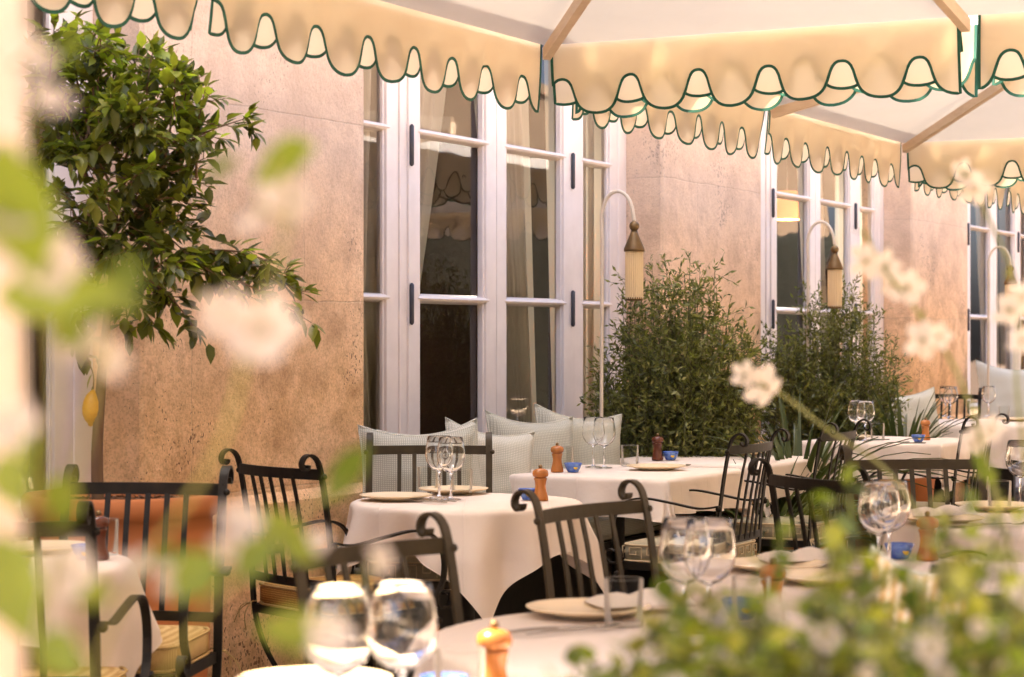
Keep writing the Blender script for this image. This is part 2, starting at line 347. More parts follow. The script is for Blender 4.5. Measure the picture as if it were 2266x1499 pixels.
for i in range(0, len(edges), 2):
    pl = MB(); a, b = edges[i], edges[i+1]
    pl.add([(a+.0, WY-.035, 0), (b-.0, WY-.035, 0), (b-.0, WY-.035, .68), (a+.0, WY-.035, .68), (b-.0, WY-.004, .715), (a+.0, WY-.004, .715), (a, WY-.004, 0), (b, WY-.004, 0)],
           [(0, 1, 2, 3), (3, 2, 4, 5), (0, 3, 5, 6), (1, 7, 4, 2)])
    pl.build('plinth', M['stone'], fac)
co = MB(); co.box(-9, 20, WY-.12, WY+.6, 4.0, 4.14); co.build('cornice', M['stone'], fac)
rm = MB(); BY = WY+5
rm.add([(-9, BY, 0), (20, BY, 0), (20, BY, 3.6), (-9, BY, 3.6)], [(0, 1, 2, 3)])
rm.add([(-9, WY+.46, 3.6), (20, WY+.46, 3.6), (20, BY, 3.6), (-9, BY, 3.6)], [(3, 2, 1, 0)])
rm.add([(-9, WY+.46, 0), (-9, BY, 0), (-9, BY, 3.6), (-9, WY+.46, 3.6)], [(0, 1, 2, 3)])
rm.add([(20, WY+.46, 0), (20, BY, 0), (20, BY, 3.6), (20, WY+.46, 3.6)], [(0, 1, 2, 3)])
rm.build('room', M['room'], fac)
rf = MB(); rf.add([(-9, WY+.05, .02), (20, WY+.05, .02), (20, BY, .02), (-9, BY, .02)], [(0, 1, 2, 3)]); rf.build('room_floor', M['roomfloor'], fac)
roof = MB(); roof.box(-9, 20, WY+.1, BY+.3, 4.145, 4.2); roof.build('roof', M['far'], fac)

MUN = [.736, 1.44, 2.144, 2.85]
def make_window(c):
    fr = MB(); F0 = FT; F1 = FT+.07
    # outer frame, fixed mullions
    fr.box(-HW+.002, -HW+.10, F0, F1, .05, WTOP-.002); fr.box(HW-.10, HW-.002, F0, F1, .05, WTOP-.002)
    fr.box(-HW+.10, HW-.10, F0+.002, F1, WTOP-.12, WTOP-.002); fr.box(-HW+.10, HW-.10, F0+.002, F1, .0, .10)
    for sgn in (-1, 1):
        a = sgn*.82; fr.box(a-.028, a+.028, F0-.004, F1, .10, WTOP-.12)
    o = fr.build('window', M['frame'], fac, bevel=.004); o.location = (c, 0, 0)
    def leaf(nm, x0, x1, y):
        s = MB(); st = .095
        s.box(x0, x0+st, y, y+.05, .10, WTOP-.13); s.box(x1-st, x1, y, y+.05, .10, WTOP-.13)
        s.box(x0+st, x1-st, y+.002, y+.05, .10, .22); s.box(x0+st, x1-st, y+.002, y+.05, WTOP-.22, WTOP-.13)
        for z in MUN:       # glazing bars with a moulded front
            s.add([(x0+st-.02, y+.004, z-.011), (x1-st+.02, y+.004, z-.011), (x1-st+.02, y-.006, z), (x0+st-.02, y-.006, z), (x1-st+.02, y+.004, z+.011), (x0+st-.02, y+.004, z+.011),
                   (x1-st, y+.045, z+.021), (x0+st, y+.045, z+.021), (x0+st, y+.045, z-.021), (x1-st, y+.045, z-.021)],
                  [(0, 1, 2, 3), (3, 2, 4, 5), (5, 4, 6, 7), (8, 9, 1, 0)])
        # beads beside the glass
        for xx in (x0+st, x1-st-.012): s.box(xx, xx+.012, y+.012, y+.04, .22, WTOP-.22)
        l = s.build(nm, M['frame'], o, bevel=.003)
        return l
    leaf('sash', -HW+.10, -.85, F0+.004); leaf('sash', .85, HW-.10, F0+.004)
    leaf('door_leaf', -.79, -.003, F0-.012); leaf('door_leaf', .003, .79, F0-.012)
    gm = MB(); y = F0+.03
    for x0, x1 in ((-HW+.195, -.945), (-.695, -.098), (.098, .695), (.945, HW-.195)):
        zz = [.22]+MUN+[WTOP-.22]
        for a, b in zip(zz[:-1], zz[1:]):
            ty = R.uniform(-.0012, .0012); tz = R.uniform(-.0012, .0012)
            gm.add([(x0-.004, y-ty-tz, a), (x1+.004, y+ty-tz, a), (x1+.004, y+ty+tz, b), (x0-.004, y-ty+tz, b)], [(0, 1, 2, 3)])
    gm.build('pane', M['pane'], o)
    for sx in (-.79, .79):
        for z in (.70, 1.415, 2.08, 2.79):
            h = MB(); h.lathe([(.004, -.088), (.010, -.08), (.010, .08), (.004, .088)], 10, (sx+(.01 if sx < 0 else -.01), F0-.020, z)); h.build('hinge', M['hinge'], o)
    return o
for c in wcs: make_window(c)

# curtains inside
def curtain(c, top, bot, y, label, z0=.06, z1=3.3, waist=None):
    """top/bot = (x centre, width) relative to the window centre"""
    mb = MB(); nu, nz = 56, 26; vs = []
    for j in range(nz+1):
        f = j/nz; z = z1 + (z0-z1)*f
        if waist:
            fw, xw, ww = waist
            if f < fw: e = (f/fw)**1.3; xc = top[0]+(xw-top[0])*e; wd = top[1]+(ww-top[1])*e
            else: e = ((f-fw)/(1-fw))**.7; xc = xw+(bot[0]-xw)*e; wd = ww+(bot[1]-ww)*e
        else: xc = top[0]+(bot[0]-top[0])*f; wd = top[1]+(bot[1]-top[1])*f
        for i in range(nu+1):
            u = i/nu
            vs.append((xc + (u-.5)*wd, y + .035*sin(u*34+f*1.2+c) + .015*sin(u*71+2), z + .0*u))
    mb.add(vs, [(j*(nu+1)+i, j*(nu+1)+i+1, (j+1)*(nu+1)+i+1, (j+1)*(nu+1)+i) for j in range(nz) for i in range(nu)], 0, True)
    o = mb.build('curtain', M['curtain'], None, OR + D*c, WROT); tag(o, label, 'curtain', 'sheer curtains inside the french windows')
wn = ['leftmost window', 'large middle window', 'second window', 'far right window']
for k, c in enumerate(wcs):
    curtain(c, (-1.10, .46), (-1.06, .46), FT+.10, 'sheer curtain hanging in the left side light of the %s' % wn[k], waist=(.60, -1.12, .30))
    curtain(c, (-.42, .62), (-.66, .34), FT+.14, 'sheer curtain drawn aside in the left door of the %s' % wn[k], waist=(.72, -.74, .16))
    curtain(c, (.26, .46), (.66, .42), FT+.14, 'sheer curtain slanting down the right door of the %s' % wn[k], waist=(.82, .56, .18))
    curtain(c, (1.08, .50), (1.14, .40), FT+.13, 'sheer curtain filling the right side light of the %s' % wn[k])
# lit lampshade in the room behind the second window
def emis(name, c, s):
    m, t, b = nodes(name); n = noise(t, 8, 2); t.links.new(ramp(t, n, [(.3, c), (.7, tuple(x*.7 for x in c))]), b.inputs['Emission Color'])
    b.inputs['Emission Strength'].default_value = s; b.inputs['Base Color'].default_value = (*c, 1); return m
M['shade_lit'] = emis('lit_orange_shade', (1, .30, .07), .16)
for (px, py, Yd, lab) in ((1742, 455, 15.2, 'lit orange lampshade glowing inside the second window'), (1124, 375, 11.8, 'lit orange lampshade glimpsed inside the middle window')):
    p = P(px, py, Yd)
    o = empty('pendant_lamp', (p.x, p.y, p.z), 0, lab, 'lamp', 'lit lamps inside the rooms')
    s = MB(); s.lathe([(.07, .10), (.11, -.10)], 24, mi=0); s.f = s.f[:-2]; s.m = s.m[:-2]; s.sm = s.sm[:-2]; s.build('lamp_shade', M['shade_lit'], o, solid=.004)
    ld = bpy.data.lights.new('pendant_bulb', 'POINT'); ld.energy = 7; ld.color = (1, .86, .68); ld.shadow_soft_size = .08; lo = bpy.data.objects.new('pendant_bulb', ld); COL.objects.link(lo); lo.parent = o; lo.location = (0, 0, -.16)
    s = MB(); s.tube([(0, 0, .10), (0, 0, 3.6-p.z)], .004, 6); s.build('cable', M['iron'], o)

# ------------------------------------------------------------------ other side of the courtyard (seen only mirrored in the windows)
of = empty('opposite_facade', W(4, 9.5), WROT, 'pale stone building closing the far side of the courtyard', 'building')
b = MB(); b.box(-24, 34, -.6, 0, 0, 5.2); b.build('wall', M['far'], of)
b = MB(); b.box(-24, 34, -.65, .06, 5.2, 5.4); b.build('cornice', M['far'], of)
hm = MB(); nu, nz = 160, 14
vs = []
for j in range(nz+1):
    for i in range(nu+1):
        a = pi*j/nz; x = -20+50*i/nu
        rr = 1 + .12*sin(i*1.7+j) + .10*sin(i*.53+j*2.1) + R.uniform(-.06, .06)
        vs.append((x, -.55*cos(a)*rr, 3.1*(max(sin(a), 0)**.35)*(1+.02*sin(i*.9))))
hm.add(vs, [(j*(nu+1)+i, j*(nu+1)+i+1, (j+1)*(nu+1)+i+1, (j+1)*(nu+1)+i) for j in range(nz) for i in range(nu)], 0, True)
o = hm.build('hedge', M['hedge'], None, W(3, 7.2), WROT); tag(o, 'tall dark clipped hedge added on the far side to darken the window reflections', 'hedge')  # added so the panes mirror something dark below the canopies

# ------------------------------------------------------------------ parasols
ZT = 2.292; VD = .240
BELL = [(0, 1), (.08, .993), (.14, .978), (.19, .952), (.235, .915), (.27, .87), (.298, .81), (.318, .745), (.335, .68), (.355, .615), (.38, .56), (.41, .52), (.45, .495), (.5, .487)]
def bell(u):
    u = abs((u+.5) % 1 - .5)
    return float(np.interp(u, [a for a, _ in BELL], [b for _, b in BELL]))
def valance(par, A, B, first, per, sag):
    """two layers of scalloped canvas from A to B (local xy), lobes at first + k*per"""
    A = Vector((*A, 0)); B = Vector((*B, 0)); L = (B-A).length; d = (B-A)/L; nrm = Vector((d.y, -d.x, 0))   # nrm = outwards
    for layer in (0, 1):
        mb = MB(); n = int(L/.0085); cols = []; low = []
        for i in range(n+1):
            x = L*i/n; ph = (x-first)/per + (.5 if layer else 0)
            dep = VD*(bell(ph)+.012*sin(x*11+sag*3+layer)+.008*sin(x*31+sag))*(1.0 if layer == 0 else .86)
            wob = .007*sin(x*5+sag) + .003*sin(x*19+sag)
            col = []
            for k in range(6):
                f = k/5
                col.append(A + d*x + nrm*(layer*(.006+.012*f) + wob*f*1.6 + .012*f*f) + Vector((0, 0, ZT-dep*f)))
            cols.append(col); low.append(col[-1])
        vs = [p for c in cols for p in c]
        mb.add(vs, [(i*6+k, i*6+k+1, i*6+6+k+1, i*6+6+k) for i in range(n) for k in range(5)], 0, True)
        o = mb.build('valance', M['valance'], par)
        tr = MB()
        path = [cols[0][k] for k in range(5)] + low + [cols[-1][k] for k in range(4, -1, -1)]
        tr.sweep(path, nrm, .003, .0095); tr.build('binding', M['trim'], o)
def parasol(k, label):
    sc = -2.0 + 4.2*k + (-.12 if k < 0 else 0)
    par = empty('parasol', W(sc, 1.5), WROT, label, 'parasol', 'cream parasols with green scalloped valances')
    a, b = 2.0, 1.5; gp = .028     # local x = along, local y = -t ; wall side is +y
    rise = .36
    ring = []
    for (x0, y0, x1, y1) in ((-a, b, a, b), (a, b, a, -b), (a, -b, -a, -b), (-a, -b, -a, b)):
        for i in range(16): f = i/16; ring.append((x0+(x1-x0)*f, y0+(y1-y0)*f))
    nr = len(ring); mb = MB(); vs = []
    for j in range(9):
        f = j/8
        for (x, y) in ring:
            r = 1-f
            ang = max(abs(x)/a, abs(y)/b)
            # canvas sags a little between ribs
            m = min(abs(abs(x)-a)/a*1.0 if abs(abs(y)-b) < 1e-6 else abs(abs(y)-b)/b, abs(x)/a if abs(abs(y)-b) < 1e-6 else abs(y)/b)
            vs.append((x*r, y*r, ZT + rise*f - .10*m*(4*f*(1-f))*.5 + .0))
    mb.add(vs, [(j*nr+i, j*nr+(i+1) % nr, (j+1)*nr+(i+1) % nr, (j+1)*nr+i) for j in range(8) for i in range(nr)], 0, False)
    mb.build('canopy', M['canopy'], par)
    # valances: 8 panels, split at corners and mid sides
    per = .262; pr = .2545
    S = sc
    valance(par, (a-gp, b), (.03, b), .2574-gp, per, 0)
    valance(par, (-.03, b), (-a+gp, b), .10, per, 1)
    valance(par, (a, .006+gp), (a, b-gp), pr*.02, pr, 2)         # far side (facing away), inner half
    valance(par, (a, -b+gp), (a, -.006-gp), .2255-gp, pr, 3)
    valance(par, (-a, b-gp), (-a, .03), .2, pr, 4)
    valance(par, (-a, -.03), (-a, -b+gp), .1, pr, 5)
    valance(par, (-a+gp, -b), (-.03, -b), .2, per, 6)
    valance(par, (.03, -b), (a-gp, -b), .1, per, 7)
    for (x, y) in ((a, b), (a, 0), (a, -b), (0, -b), (-a, -b), (-a, 0), (-a, b), (0, b)):
        p0 = Vector((x*.985, y*.985, ZT-.035)); p1 = Vector((x*.04, y*.04, ZT+rise-.06))
        side = (p1-p0).cross(Vector((0, 0, 1))).normalized()
        mb = MB(); mb.sweep([p0, p0*.5+p1*.5, p1], side, .028, .042); mb.build('rib', M['beam'], par)
    mb = MB(); mb.lathe([(.001, -.14), (.05, -.14), (.06, -.08), (.06, .0), (.03, .03), (.03, .12), (.001, .13)], 20, (0, 0, ZT+rise)); mb.build('hub', M['beam'], par)
    mb = MB(); mb.sweep([(0, 0, ZT+rise+.12), (0, -1.2, ZT+rise+.28), (0, -2.35, ZT+rise+.10)], (1, 0, 0), .06, .08); mb.build('arm', M['beam'], par)
    mb = MB(); mb.sweep([(0, -2.4, 0), (0, -2.4, 1.4), (0, -2.4, ZT+rise+.12)], (1, 0, 0), .09, .09); mb.build('mast', M['beam'], par)
    mb = MB(); mb.box(-.45, .45, -2.85, -1.95, .001, .09); mb.build('base_plate', M['beam'], par, bevel=.01)
    return par
parasol(-1, 'unseen cream parasol added above the camera to shade the foreground plants')  # out of view, added to keep direct sun off the foreground
parasol(0, 'nearest cream parasol whose scalloped valance crosses the top of the picture')
parasol(1, 'second cream parasol, beyond the first, above the bushes')
parasol(2, 'third and farthest cream parasol at the right edge')

# ------------------------------------------------------------------ bench along the windows, cushions
bench = empty('bench', W(1.2, -.72), WROT, 'long low bench with sage seat pad under the middle window', 'bench')
b = MB(); b.box(-1.1, 1.15, -.20, .22, .40, .50); b.build('seat_pad', M['sage'], bench, bevel=.03)
b = MB(); b.box(-1.1, 1.15, -.20, .22, .35, .398); b.build('seat_frame', M['iron'], bench)
b = MB(); b.box(-1.08, 1.13, -.16, .20, .002, .348); b.build('shade_panel', M['iron'], bench)  # black panel stands in for the shade beneath the bench
for x in (-1.05, 1.1):
    for y in (-.17, .19):
        b = MB(); b.box(x-.02, x+.02, y-.02, y+.02, 0, .35); b.build('leg', M['iron'], bench)
def cushion(pos, yaw, tilt, roll, sz, mat, label, thick=.15, group='cushions on the bench under the middle window'):
    mb = MB(); n = 18; vs = []; idx = {}
    for side in (1, -1):
        for j in range(n+1):
            for i in range(n+1):
                u = -1+2*i/n; vv = -1+2*j/n
                # pinched square outline with pulled-out corners
                px = u*(1 - .09*(1-vv*vv)) ; pz = vv*(1 - .09*(1-u*u))
                t = max(0, (1-u**4)*(1-vv**4))**.5
                wr = 1 + .05*sin(7*u+3*vv+pos[0]*9)+.03*sin(11*vv-2*u)
                vs.append((px*sz/2, side*thick*.5*t*wr, pz*sz/2 - .025*(1-u*u)*(1 if vv > 0 else 0)*vv))
    N1 = (n+1)*(n+1)
    fs = []
    for j in range(n):
        for i in range(n):
            q = (j*(n+1)+i, j*(n+1)+i+1, (j+1)*(n+1)+i+1, (j+1)*(n+1)+i); fs.append(q[::-1]); fs.append(tuple(N1+x for x in q))
    mb.add(vs, fs, 0, True)
    o = mb.build('cushion', mat, None, pos, (tilt, roll, yaw)); tag(o, label, 'cushion', group)
    # piping
    pp = MB(); e = []
    for i in range(4*n):
        s_, k = divmod(i, n); u = -1+2*k/n
        q = [(u, -1), (1, u), (-u, 1), (-1, -u)][s_]
        e.append((q[0]*(1-.09*(1-q[1]**2))*sz/2, 0, q[1]*(1-.09*(1-q[0]**2))*sz/2 - .025*(1-q[0]**2)*(1 if q[1] > 0 else 0)*q[1]))
    e.append(e[0]); pp.tube(e, .0045, 6); pp.build('piping', M['sagepale'], o)
    return o
def cpos(px, Y, z): return (((px-1133)*Y/FPX), Y, z)
T_ = -.22
cushion(cpos(925, 7.98, .735), yaw_of((-.10, .99)), -.28, 0, .44, M['sage'], 'leftmost sage cushion, wide and low behind the chair back')
cushion(cpos(962, 8.25, .745), yaw_of((-.3, .95)), -.2, -.10, .40, M['sagepale'], 'pale cushion tucked behind the leftmost cushion with its corner up')
cushion(cpos(1082, 8.5, .735), yaw_of((-.45, .9)), -.25, .16, .40, M['sagepale'], 'pale middle cushion leaning left of the two tallest cushions')
cushion(cpos(1178, 8.85, .755), yaw_of((-.5, .87)), T_, .07, .42, M['sage'], 'tall sage cushion standing fourth from the left')
cushion(cpos(1282, 9.15, .755), yaw_of((-.5, .87)), T_, .12, .44, M['sage'], 'rightmost sage cushion on the bench below the lamp pole')

# ------------------------------------------------------------------ tables
def cloth_mesh(hx, hy, h, cf, seed, fl=.10, phi=0, rnd=False):
    n = 96; mb = MB(); vs = []; r = .016; rr = random.Random(seed); p1, p2, p3 = [rr.uniform(0, 6) for _ in range(3)]
    cp, sp = cos(phi), sin(phi); Cx, Cy = hx+h, hy+h
    for j in range(n+1):
        for i in range(n+1):
            u, v_ = (-1+2*i/n)*Cx, (-1+2*j/n)*Cy; x, y = u*cp-v_*sp, u*sp+v_*cp
            if rnd: q_ = hx/max(hx, sqrt(x*x+y*y)); cx, cyy = x*q_, y*q_
            else: cx = max(-hx, min(hx, x)); cyy = max(-hy, min(hy, y))
            ex, ey = x-cx, y-cyy; e = sqrt(ex*ex+ey*ey)
            if e < 1e-9:
                vs.append((x, y, .0018*sin(x*9+p1)*sin(y*8+p2))); continue
            dx, dy = ex/e, ey/e; th = abs(2*dx*dy)
            arc = r*pi/2
            if e < arc: out = r*sin(e/r); dr = r*(1-cos(e/r))
            else: out = r; dr = r+(e-arc)
            f = min(dr/.16, 2.0)
            dr *= 1 + cf*th
            t = (cx*dy - cyy*dx) + (x*dy-y*dx)*.6
            if rnd: t = atan2(y, x)*hx; th = 0
            w8 = min(1, f)**1.5
            fold = .012*sin(t*14+p1) + .007*sin(t*27+p2) + .010*sin(atan2(dy, dx)*5+p3)*th
            if rnd: fold = .026*sin(t*19+p1)+.013*sin(t*41+p2); fold -= .012*cos(4*(atan2(v_, u))); w8 = min(1, f)
            out += fl*dr*(1 + .5*th) + w8*fold*(1+.3*f)
            vs.append((cx+dx*out, cyy+dy*out, -dr*.985 + .003*sin(t*13+p3)*w8))
    m = n+1
    mb.add(vs, [(j*m+i, j*m+i+1, j*m+m+i+1, j*m+m+i) for j in range(n) for i in range(n)], 0, True)
    return mb
def table(px, py, yaw, side, h, cf, seed, name_txt, sy=None):
    rnd = sy == 'round'; sy = None if rnd else sy
    sy = sy or side
    t = empty('table', (px, py, 0), yaw, 'dining table under the cloth, ' + name_txt, 'table', 'terrace dining tables')
    b = MB()
    if rnd: b.lathe([(.0003, .705), (side/2-.008, .705), (side/2-.006, .71), (side/2-.006, .73), (.0003, .732)], 48)
    else: b.box(-side/2+.006, side/2-.006, -sy/2+.006, sy/2-.006, .705, .732); b.build('tabletop', M['darkwood'], t, bevel=.006)
    b = MB(); b.lathe([(.035, .05), (.028, .12), (.026, .60), (.05, .66), (.12, .705)], 16); b.build('pedestal', M['iron'], t)
    b = MB()
    for a in range(4):
        c_, s_ = cos(a*pi/2+pi/4), sin(a*pi/2+pi/4)
        b.sweep([(0, 0, .06), (c_*.18, s_*.18, .05), (c_*.27, s_*.27, .012)], (-s_, c_, 0), .05, .02)
    b.build('foot', M['iron'], t)
    cm_ = cloth_mesh(side/2, sy/2, h, cf, seed, phi={14: radians(-35), 11: radians(12), 23: radians(20), 29: radians(5), 38: radians(8)}.get(seed, radians((seed*7) % 9-4)), rnd=rnd)
    nn_ = 96; m_ = nn_+1; ids = [k_ for k_ in range(m_)] + [k_*m_+nn_ for k_ in range(1, m_)] + [nn_*m_+k_ for k_ in range(nn_-1, -1, -1)] + [k_*m_ for k_ in range(nn_-1, -1, -1)]; hem_ = [cm_.v[k_] for k_ in ids]
    c = cm_.build('tablecloth', M['linen'], None, (px, py, .7365), yaw)
    hp = [Vector(p) for p in hem_]; b = MB(); b.tube(hp, .0017, 4); b.build('hem', M['linen'], c)
    tag(c, 'white linen tablecloth draped over ' + name_txt, 'tablecloth', 'white tablecloths')
    return t
AT = yaw_of((D.x, D.y))
tabs = [
 ('T1', -1.26, 5.13, .16, .68, .16, 0, 'the left table by the terracotta pot', 'round'),
 ('T2', -.15, 7.06, 0, .73, .155, 0, 'the small middle table nearest the stone pillar', 'round'),
 ('T3', .428, 8.66, AT, .74, .155, .05, 'the table in front of the bench cushions', None),
 ('T3b', .882, 9.54, AT, .74, .155, .05, 'the second bench table, in front of the first bush', None),
 ('T5', .31, 3.83, AT, .90, .20, 0, 'the big front table at bottom centre', 'round'),
 ('T4', .83, 4.90, AT, .74, .20, .1, 'the front table right of centre behind the leafy hedge', None),
 ('T8', 1.56, 6.35, AT, .90, .18, 0, 'the table at the right edge behind the lime green leaves', 'round'),
 ('T6', 2.0, 11.35, AT, .74, .20, .1, 'the distant table beside the strap leaved plant', None),
 ('T7', 2.98, 13.7, AT, .90, .26, .1, 'the farthest table at the right edge', None),
 ('T9', -.13, 2.93, AT, .80, .18, 0, 'the nearest table below the two big wine glasses', 'round')]
TN = {}
for i, (k, x, y, yw, sd, h, cf, txt, sy) in enumerate(tabs):
    table(x, y, yw, sd, h, cf, 11+i*3, txt, sy); TN[k] = txt
ZTB = .7385
# ---- table ware
GL = [(.0335, .0), (.034, .0015), (.028, .003), (.008, .006), (.0042, .012), (.0038, .05), (.0040, .082), (.007, .088),
      (.018, .094), (.030, .106), (.0385, .124), (.041, .142), (.0395, .165), (.0365, .185), (.0335, .205), (.0325, .2065),
      (.0318, .2055), (.0350, .185), (.038, .165), (.0395, .142), (.037, .1255), (.0285, .1085), (.016, .0968), (.005, .0925), (.0003, .092)]
GL = [(r_*(1.16 if z_ > .09 and r_ > .001 else 1), z_) for r_, z_ in GL]
mw = MB(); mw.lathe([(.0003, 0)] + GL, 36); mw.f = mw.f[:-2]; mw.m = mw.m[:-2]; mw.sm = mw.sm[:-2]
proto = {}
def wine(x, y, label, first=[None]):
    if first[0] is None: o = mw.build('wine_glass', M['glass']); first[0] = o
    else: o = dup(first[0])
    o.location = (x, y, ZTB); o.rotation_euler = (0, 0, R.uniform(0, 6)); return tag(o, label, 'wine glass', 'stemmed wine glasses on the tables')
mt_ = MB(); mt_.lathe([(.0003, 0), (.034, 0), (.0355, .002), (.0365, .086), (.0355, .0875), (.0345, .086), (.0335, .008), (.0003, .006)], 32)
mt_.f = mt_.f[:-2]; mt_.m = mt_.m[:-2]; mt_.sm = mt_.sm[:-2]
def tumbler(x, y, label, first=[None]):
    if first[0] is None: o = mt_.build('tumbler', M['thinglass']); first[0] = o
    else: o = dup(first[0])
    o.location = (x, y, ZTB); return tag(o, label, 'tumbler', 'straight water tumblers on the tables')
def plate(x, y, label, first=[None], z=ZTB):
    if first[0] is None:
        b = MB(); b.lathe([(.0003, .004), (.06, .004), (.066, 0), (.07, .002), (.078, .006), (.113, .013), (.120, .017), (.1205, .019), (.118, .0195), (.110, .0165), (.078, .0105), (.07, .0085), (.0003, .0085)], 48)
        b.f = b.f[:-2]; b.m = b.m[:-2]; b.sm = b.sm[:-2]
        o = b.build('plate', M['plate']); first[0] = o
    else: o = dup(first[0])
    o.location = (x, y, z); return tag(o, label, 'plate', 'cream plates on the tables')
def mill(x, y, label, dark=False, first={}):
    if dark not in first:
        o = empty('pepper_mill', (0, 0, 0)); m = M['darkwood' if dark else 'wood']
        b = MB(); b.lathe([(.0003, 0), (.024, 0), (.0245, .004), (.0235, .012), (.0185, .030), (.0165, .045), (.0185, .060), (.021, .066), (.0205, .069), (.0003, .0695)], 28); b.build('body', m, o)
        b = MB(); b.lathe([(.0003, .0697), (.016, .0698), (.0235, .074), (.0255, .082), (.023, .091), (.014, .096), (.006, .098), (.0003, .0985)], 28); b.build('head', m, o)
        b = MB(); b.sphere((0, 0, .103), .0065); b.build('knob', M['brass'], o)
        o.scale = (1.05, 1.05, 1.08); first[dark] = o
    else: o = dup(first[dark])
    o.location = (x, y, ZTB); return tag(o, label, 'pepper mill', 'turned wooden pepper mills')
def bowl(x, y, label, yaw=0, first=[None]):
    if first[0] is None:
        o = empty('bowl', (0, 0, 0))
        b = MB(); b.lathe([(.0003, 0), (.020, 0), (.022, .002), (.030, .018), (.0365, .036), (.0345, .0365), (.028, .02), (.019, .005), (.0003, .004)], 28)
        b.f = b.f[:-2]; b.m = b.m[:-2]; b.sm = b.sm[:-2]; b.build('dish', M['blueglass'], o)
        b = MB(); b.lathe([(.0003, .0), (.007, .0), (.0085, .001), (.0075, .002), (.0003, .0022)], 14)
        c = b.build('painted_lemon', M['yellow'], o, (0, -.0292, .019), (pi/2-.42, 0, 0)); first[0] = o
    else: o = dup(first[0])
    o.location = (x, y, ZTB); o.rotation_euler = (0, 0, yaw); return tag(o, label, 'bowl', 'small blue bowls beside the mills')
def cutlery(kind, x, y, yaw, label, first={}, z=None):
    if kind not in first:
        b = MB()
        if kind == 'knife':
            b.sweep([(0, -.10, .003), (0, -.05, .004), (0, -.0, .0035)], (1, 0, 0), .012, .005)
            b.sweep([(0, .0, .004), (0, .05, .0035), (0, .09, .003), (.0, .11, .003)], (1, 0, 0), .016, .0015)
        else:
            b.sweep([(0, -.10, .003), (0, -.04, .005), (0, .03, .007), (0, .045, .006)], (1, 0, 0), .009, .003)
            b.sweep([(0, .045, .006), (0, .06, .003)], (1, 0, 0), .022, .002)
            for q in (-.009, -.003, .003, .009): b.sweep([(q, .06, .003), (q, .085, .0035), (q, .1, .008)], (1, 0, 0), .003, .002)
        o = b.build(kind, M['steel']); first[kind] = o
    else: o = dup(first[kind])
    o.location = (x, y, (z or ZTB)+.003); o.rotation_euler = (0, 0, yaw); return tag(o, label, kind, kind+'s laid on the tables')
def napkin(x, y, yaw, label, z=ZTB+.014, L=.20, Wd=.10):
    b = MB(); n = 16; vs = []
    for j in range(n+1):
        for i in range(n+1):
            u = -1+2*i/n; q = -1+2*j/n
            hgt = .032*max(0, 1-abs(q)**1.6)*(.55+.45*u*.6) + .005*sin(9*u+2*q)+.006
            vs.append((u*L/2, q*Wd/2*(1-.25*u), hgt if abs(q) < 1 and abs(u) < 1 else .002))
    b.add(vs, [(j*(n+1)+i, j*(n+1)+i+1, (j+1)*(n+1)+i+1, (j+1)*(n+1)+i) for j in range(n) for i in range(n)], 0, True)
    b.add([(u*L/2, q*Wd/2*(1-.25*u), .001) for u, q in ((-1, -1), (1, -1), (1, 1), (-1, 1))], [(3, 2, 1, 0)])
    o = b.build('napkin', M['napkin'], None, (x, y, z), yaw); return tag(o, label, 'napkin', 'folded white napkins')
def A_(px, py):      # point on the table-top plane seen at a pixel
    Y = (CAMZ-ZTB)*FPX/(py-749.5); return ((px-1133)*Y/FPX, Y)
# T2
wine(*A_(972, 1102), 'left wine glass of the pair on the small middle table'); wine(*A_(998, 1106), 'right wine glass of the pair on the small middle table')
tumbler(*A_(947, 1088), 'water tumbler left of the wine glasses on the small middle table'); tumbler(*A_(1022, 1096), 'water tumbler right of the wine glasses on the small middle table')
plate(*A_(876, 1107), 'cream plate at the left corner of the small middle table'); plate(*A_(1003, 1092), 'cream plate behind the glasses on the small middle table')
mill(*A_(1196, 1108), 'light wooden pepper mill at the right corner of the small middle table'); bowl(*A_(1170, 1106), 'blue bowl half hidden by the scroll of a chair on the small middle table')
x, y = A_(935, 1113); cutlery('knife', x, y, .9, 'knife beside the left plate of the small middle table'); cutlery('fork', x+.03, y+.03, .9, 'fork beside the left plate of the small middle table')
# T3
mill(*A_(1233, 1045), 'orange wooden pepper mill on the table before the bench cushions'); bowl(*A_(1268, 1045), 'blue bowl beside the mill on the table before the bench cushions', .3)
wine(*A_(1313, 1034), 'left glass of the pair before the rightmost cushion'); wine(*A_(1337, 1036), 'right glass of the pair before the rightmost cushion')
tumbler(*A_(1250, 1036), 'tumbler behind the orange mill by the bench cushions'); tumbler(*A_(1394, 1032), 'tumbler between the plate and the dark mill')
plate(*A_(1172, 1033), 'cream plate in front of the bench cushions'); plate(*A_(1452, 1040), 'cream plate by the draped corner of the bench table')
x, y = A_(1262, 1030); cutlery('knife', x-.16, y-.02, -.5, 'knife laid in front of the bench cushions'); x, y = A_(1498, 1036); cutlery('fork', x, y, -.6, 'fork right of the plate by the draped corner')
# T3b
mill(*A_(1455, 1019), 'dark red pepper mill on the second bench table', True); bowl(*A_(1484, 1018), 'blue bowl beside the dark red mill', .2)
wine(*A_(1515, 1006), 'left glass of the pair in front of the first bush'); wine(*A_(1538, 1006), 'right glass of the pair in front of the first bush')
tumbler(*A_(1464, 1008), 'tumbler behind the dark red mill'); tumbler(*A_(1577, 1005), 'tumbler right of the glasses in front of the first bush')
plate(*A_(1640, 1008), 'cream plate at the right end of the second bench table')
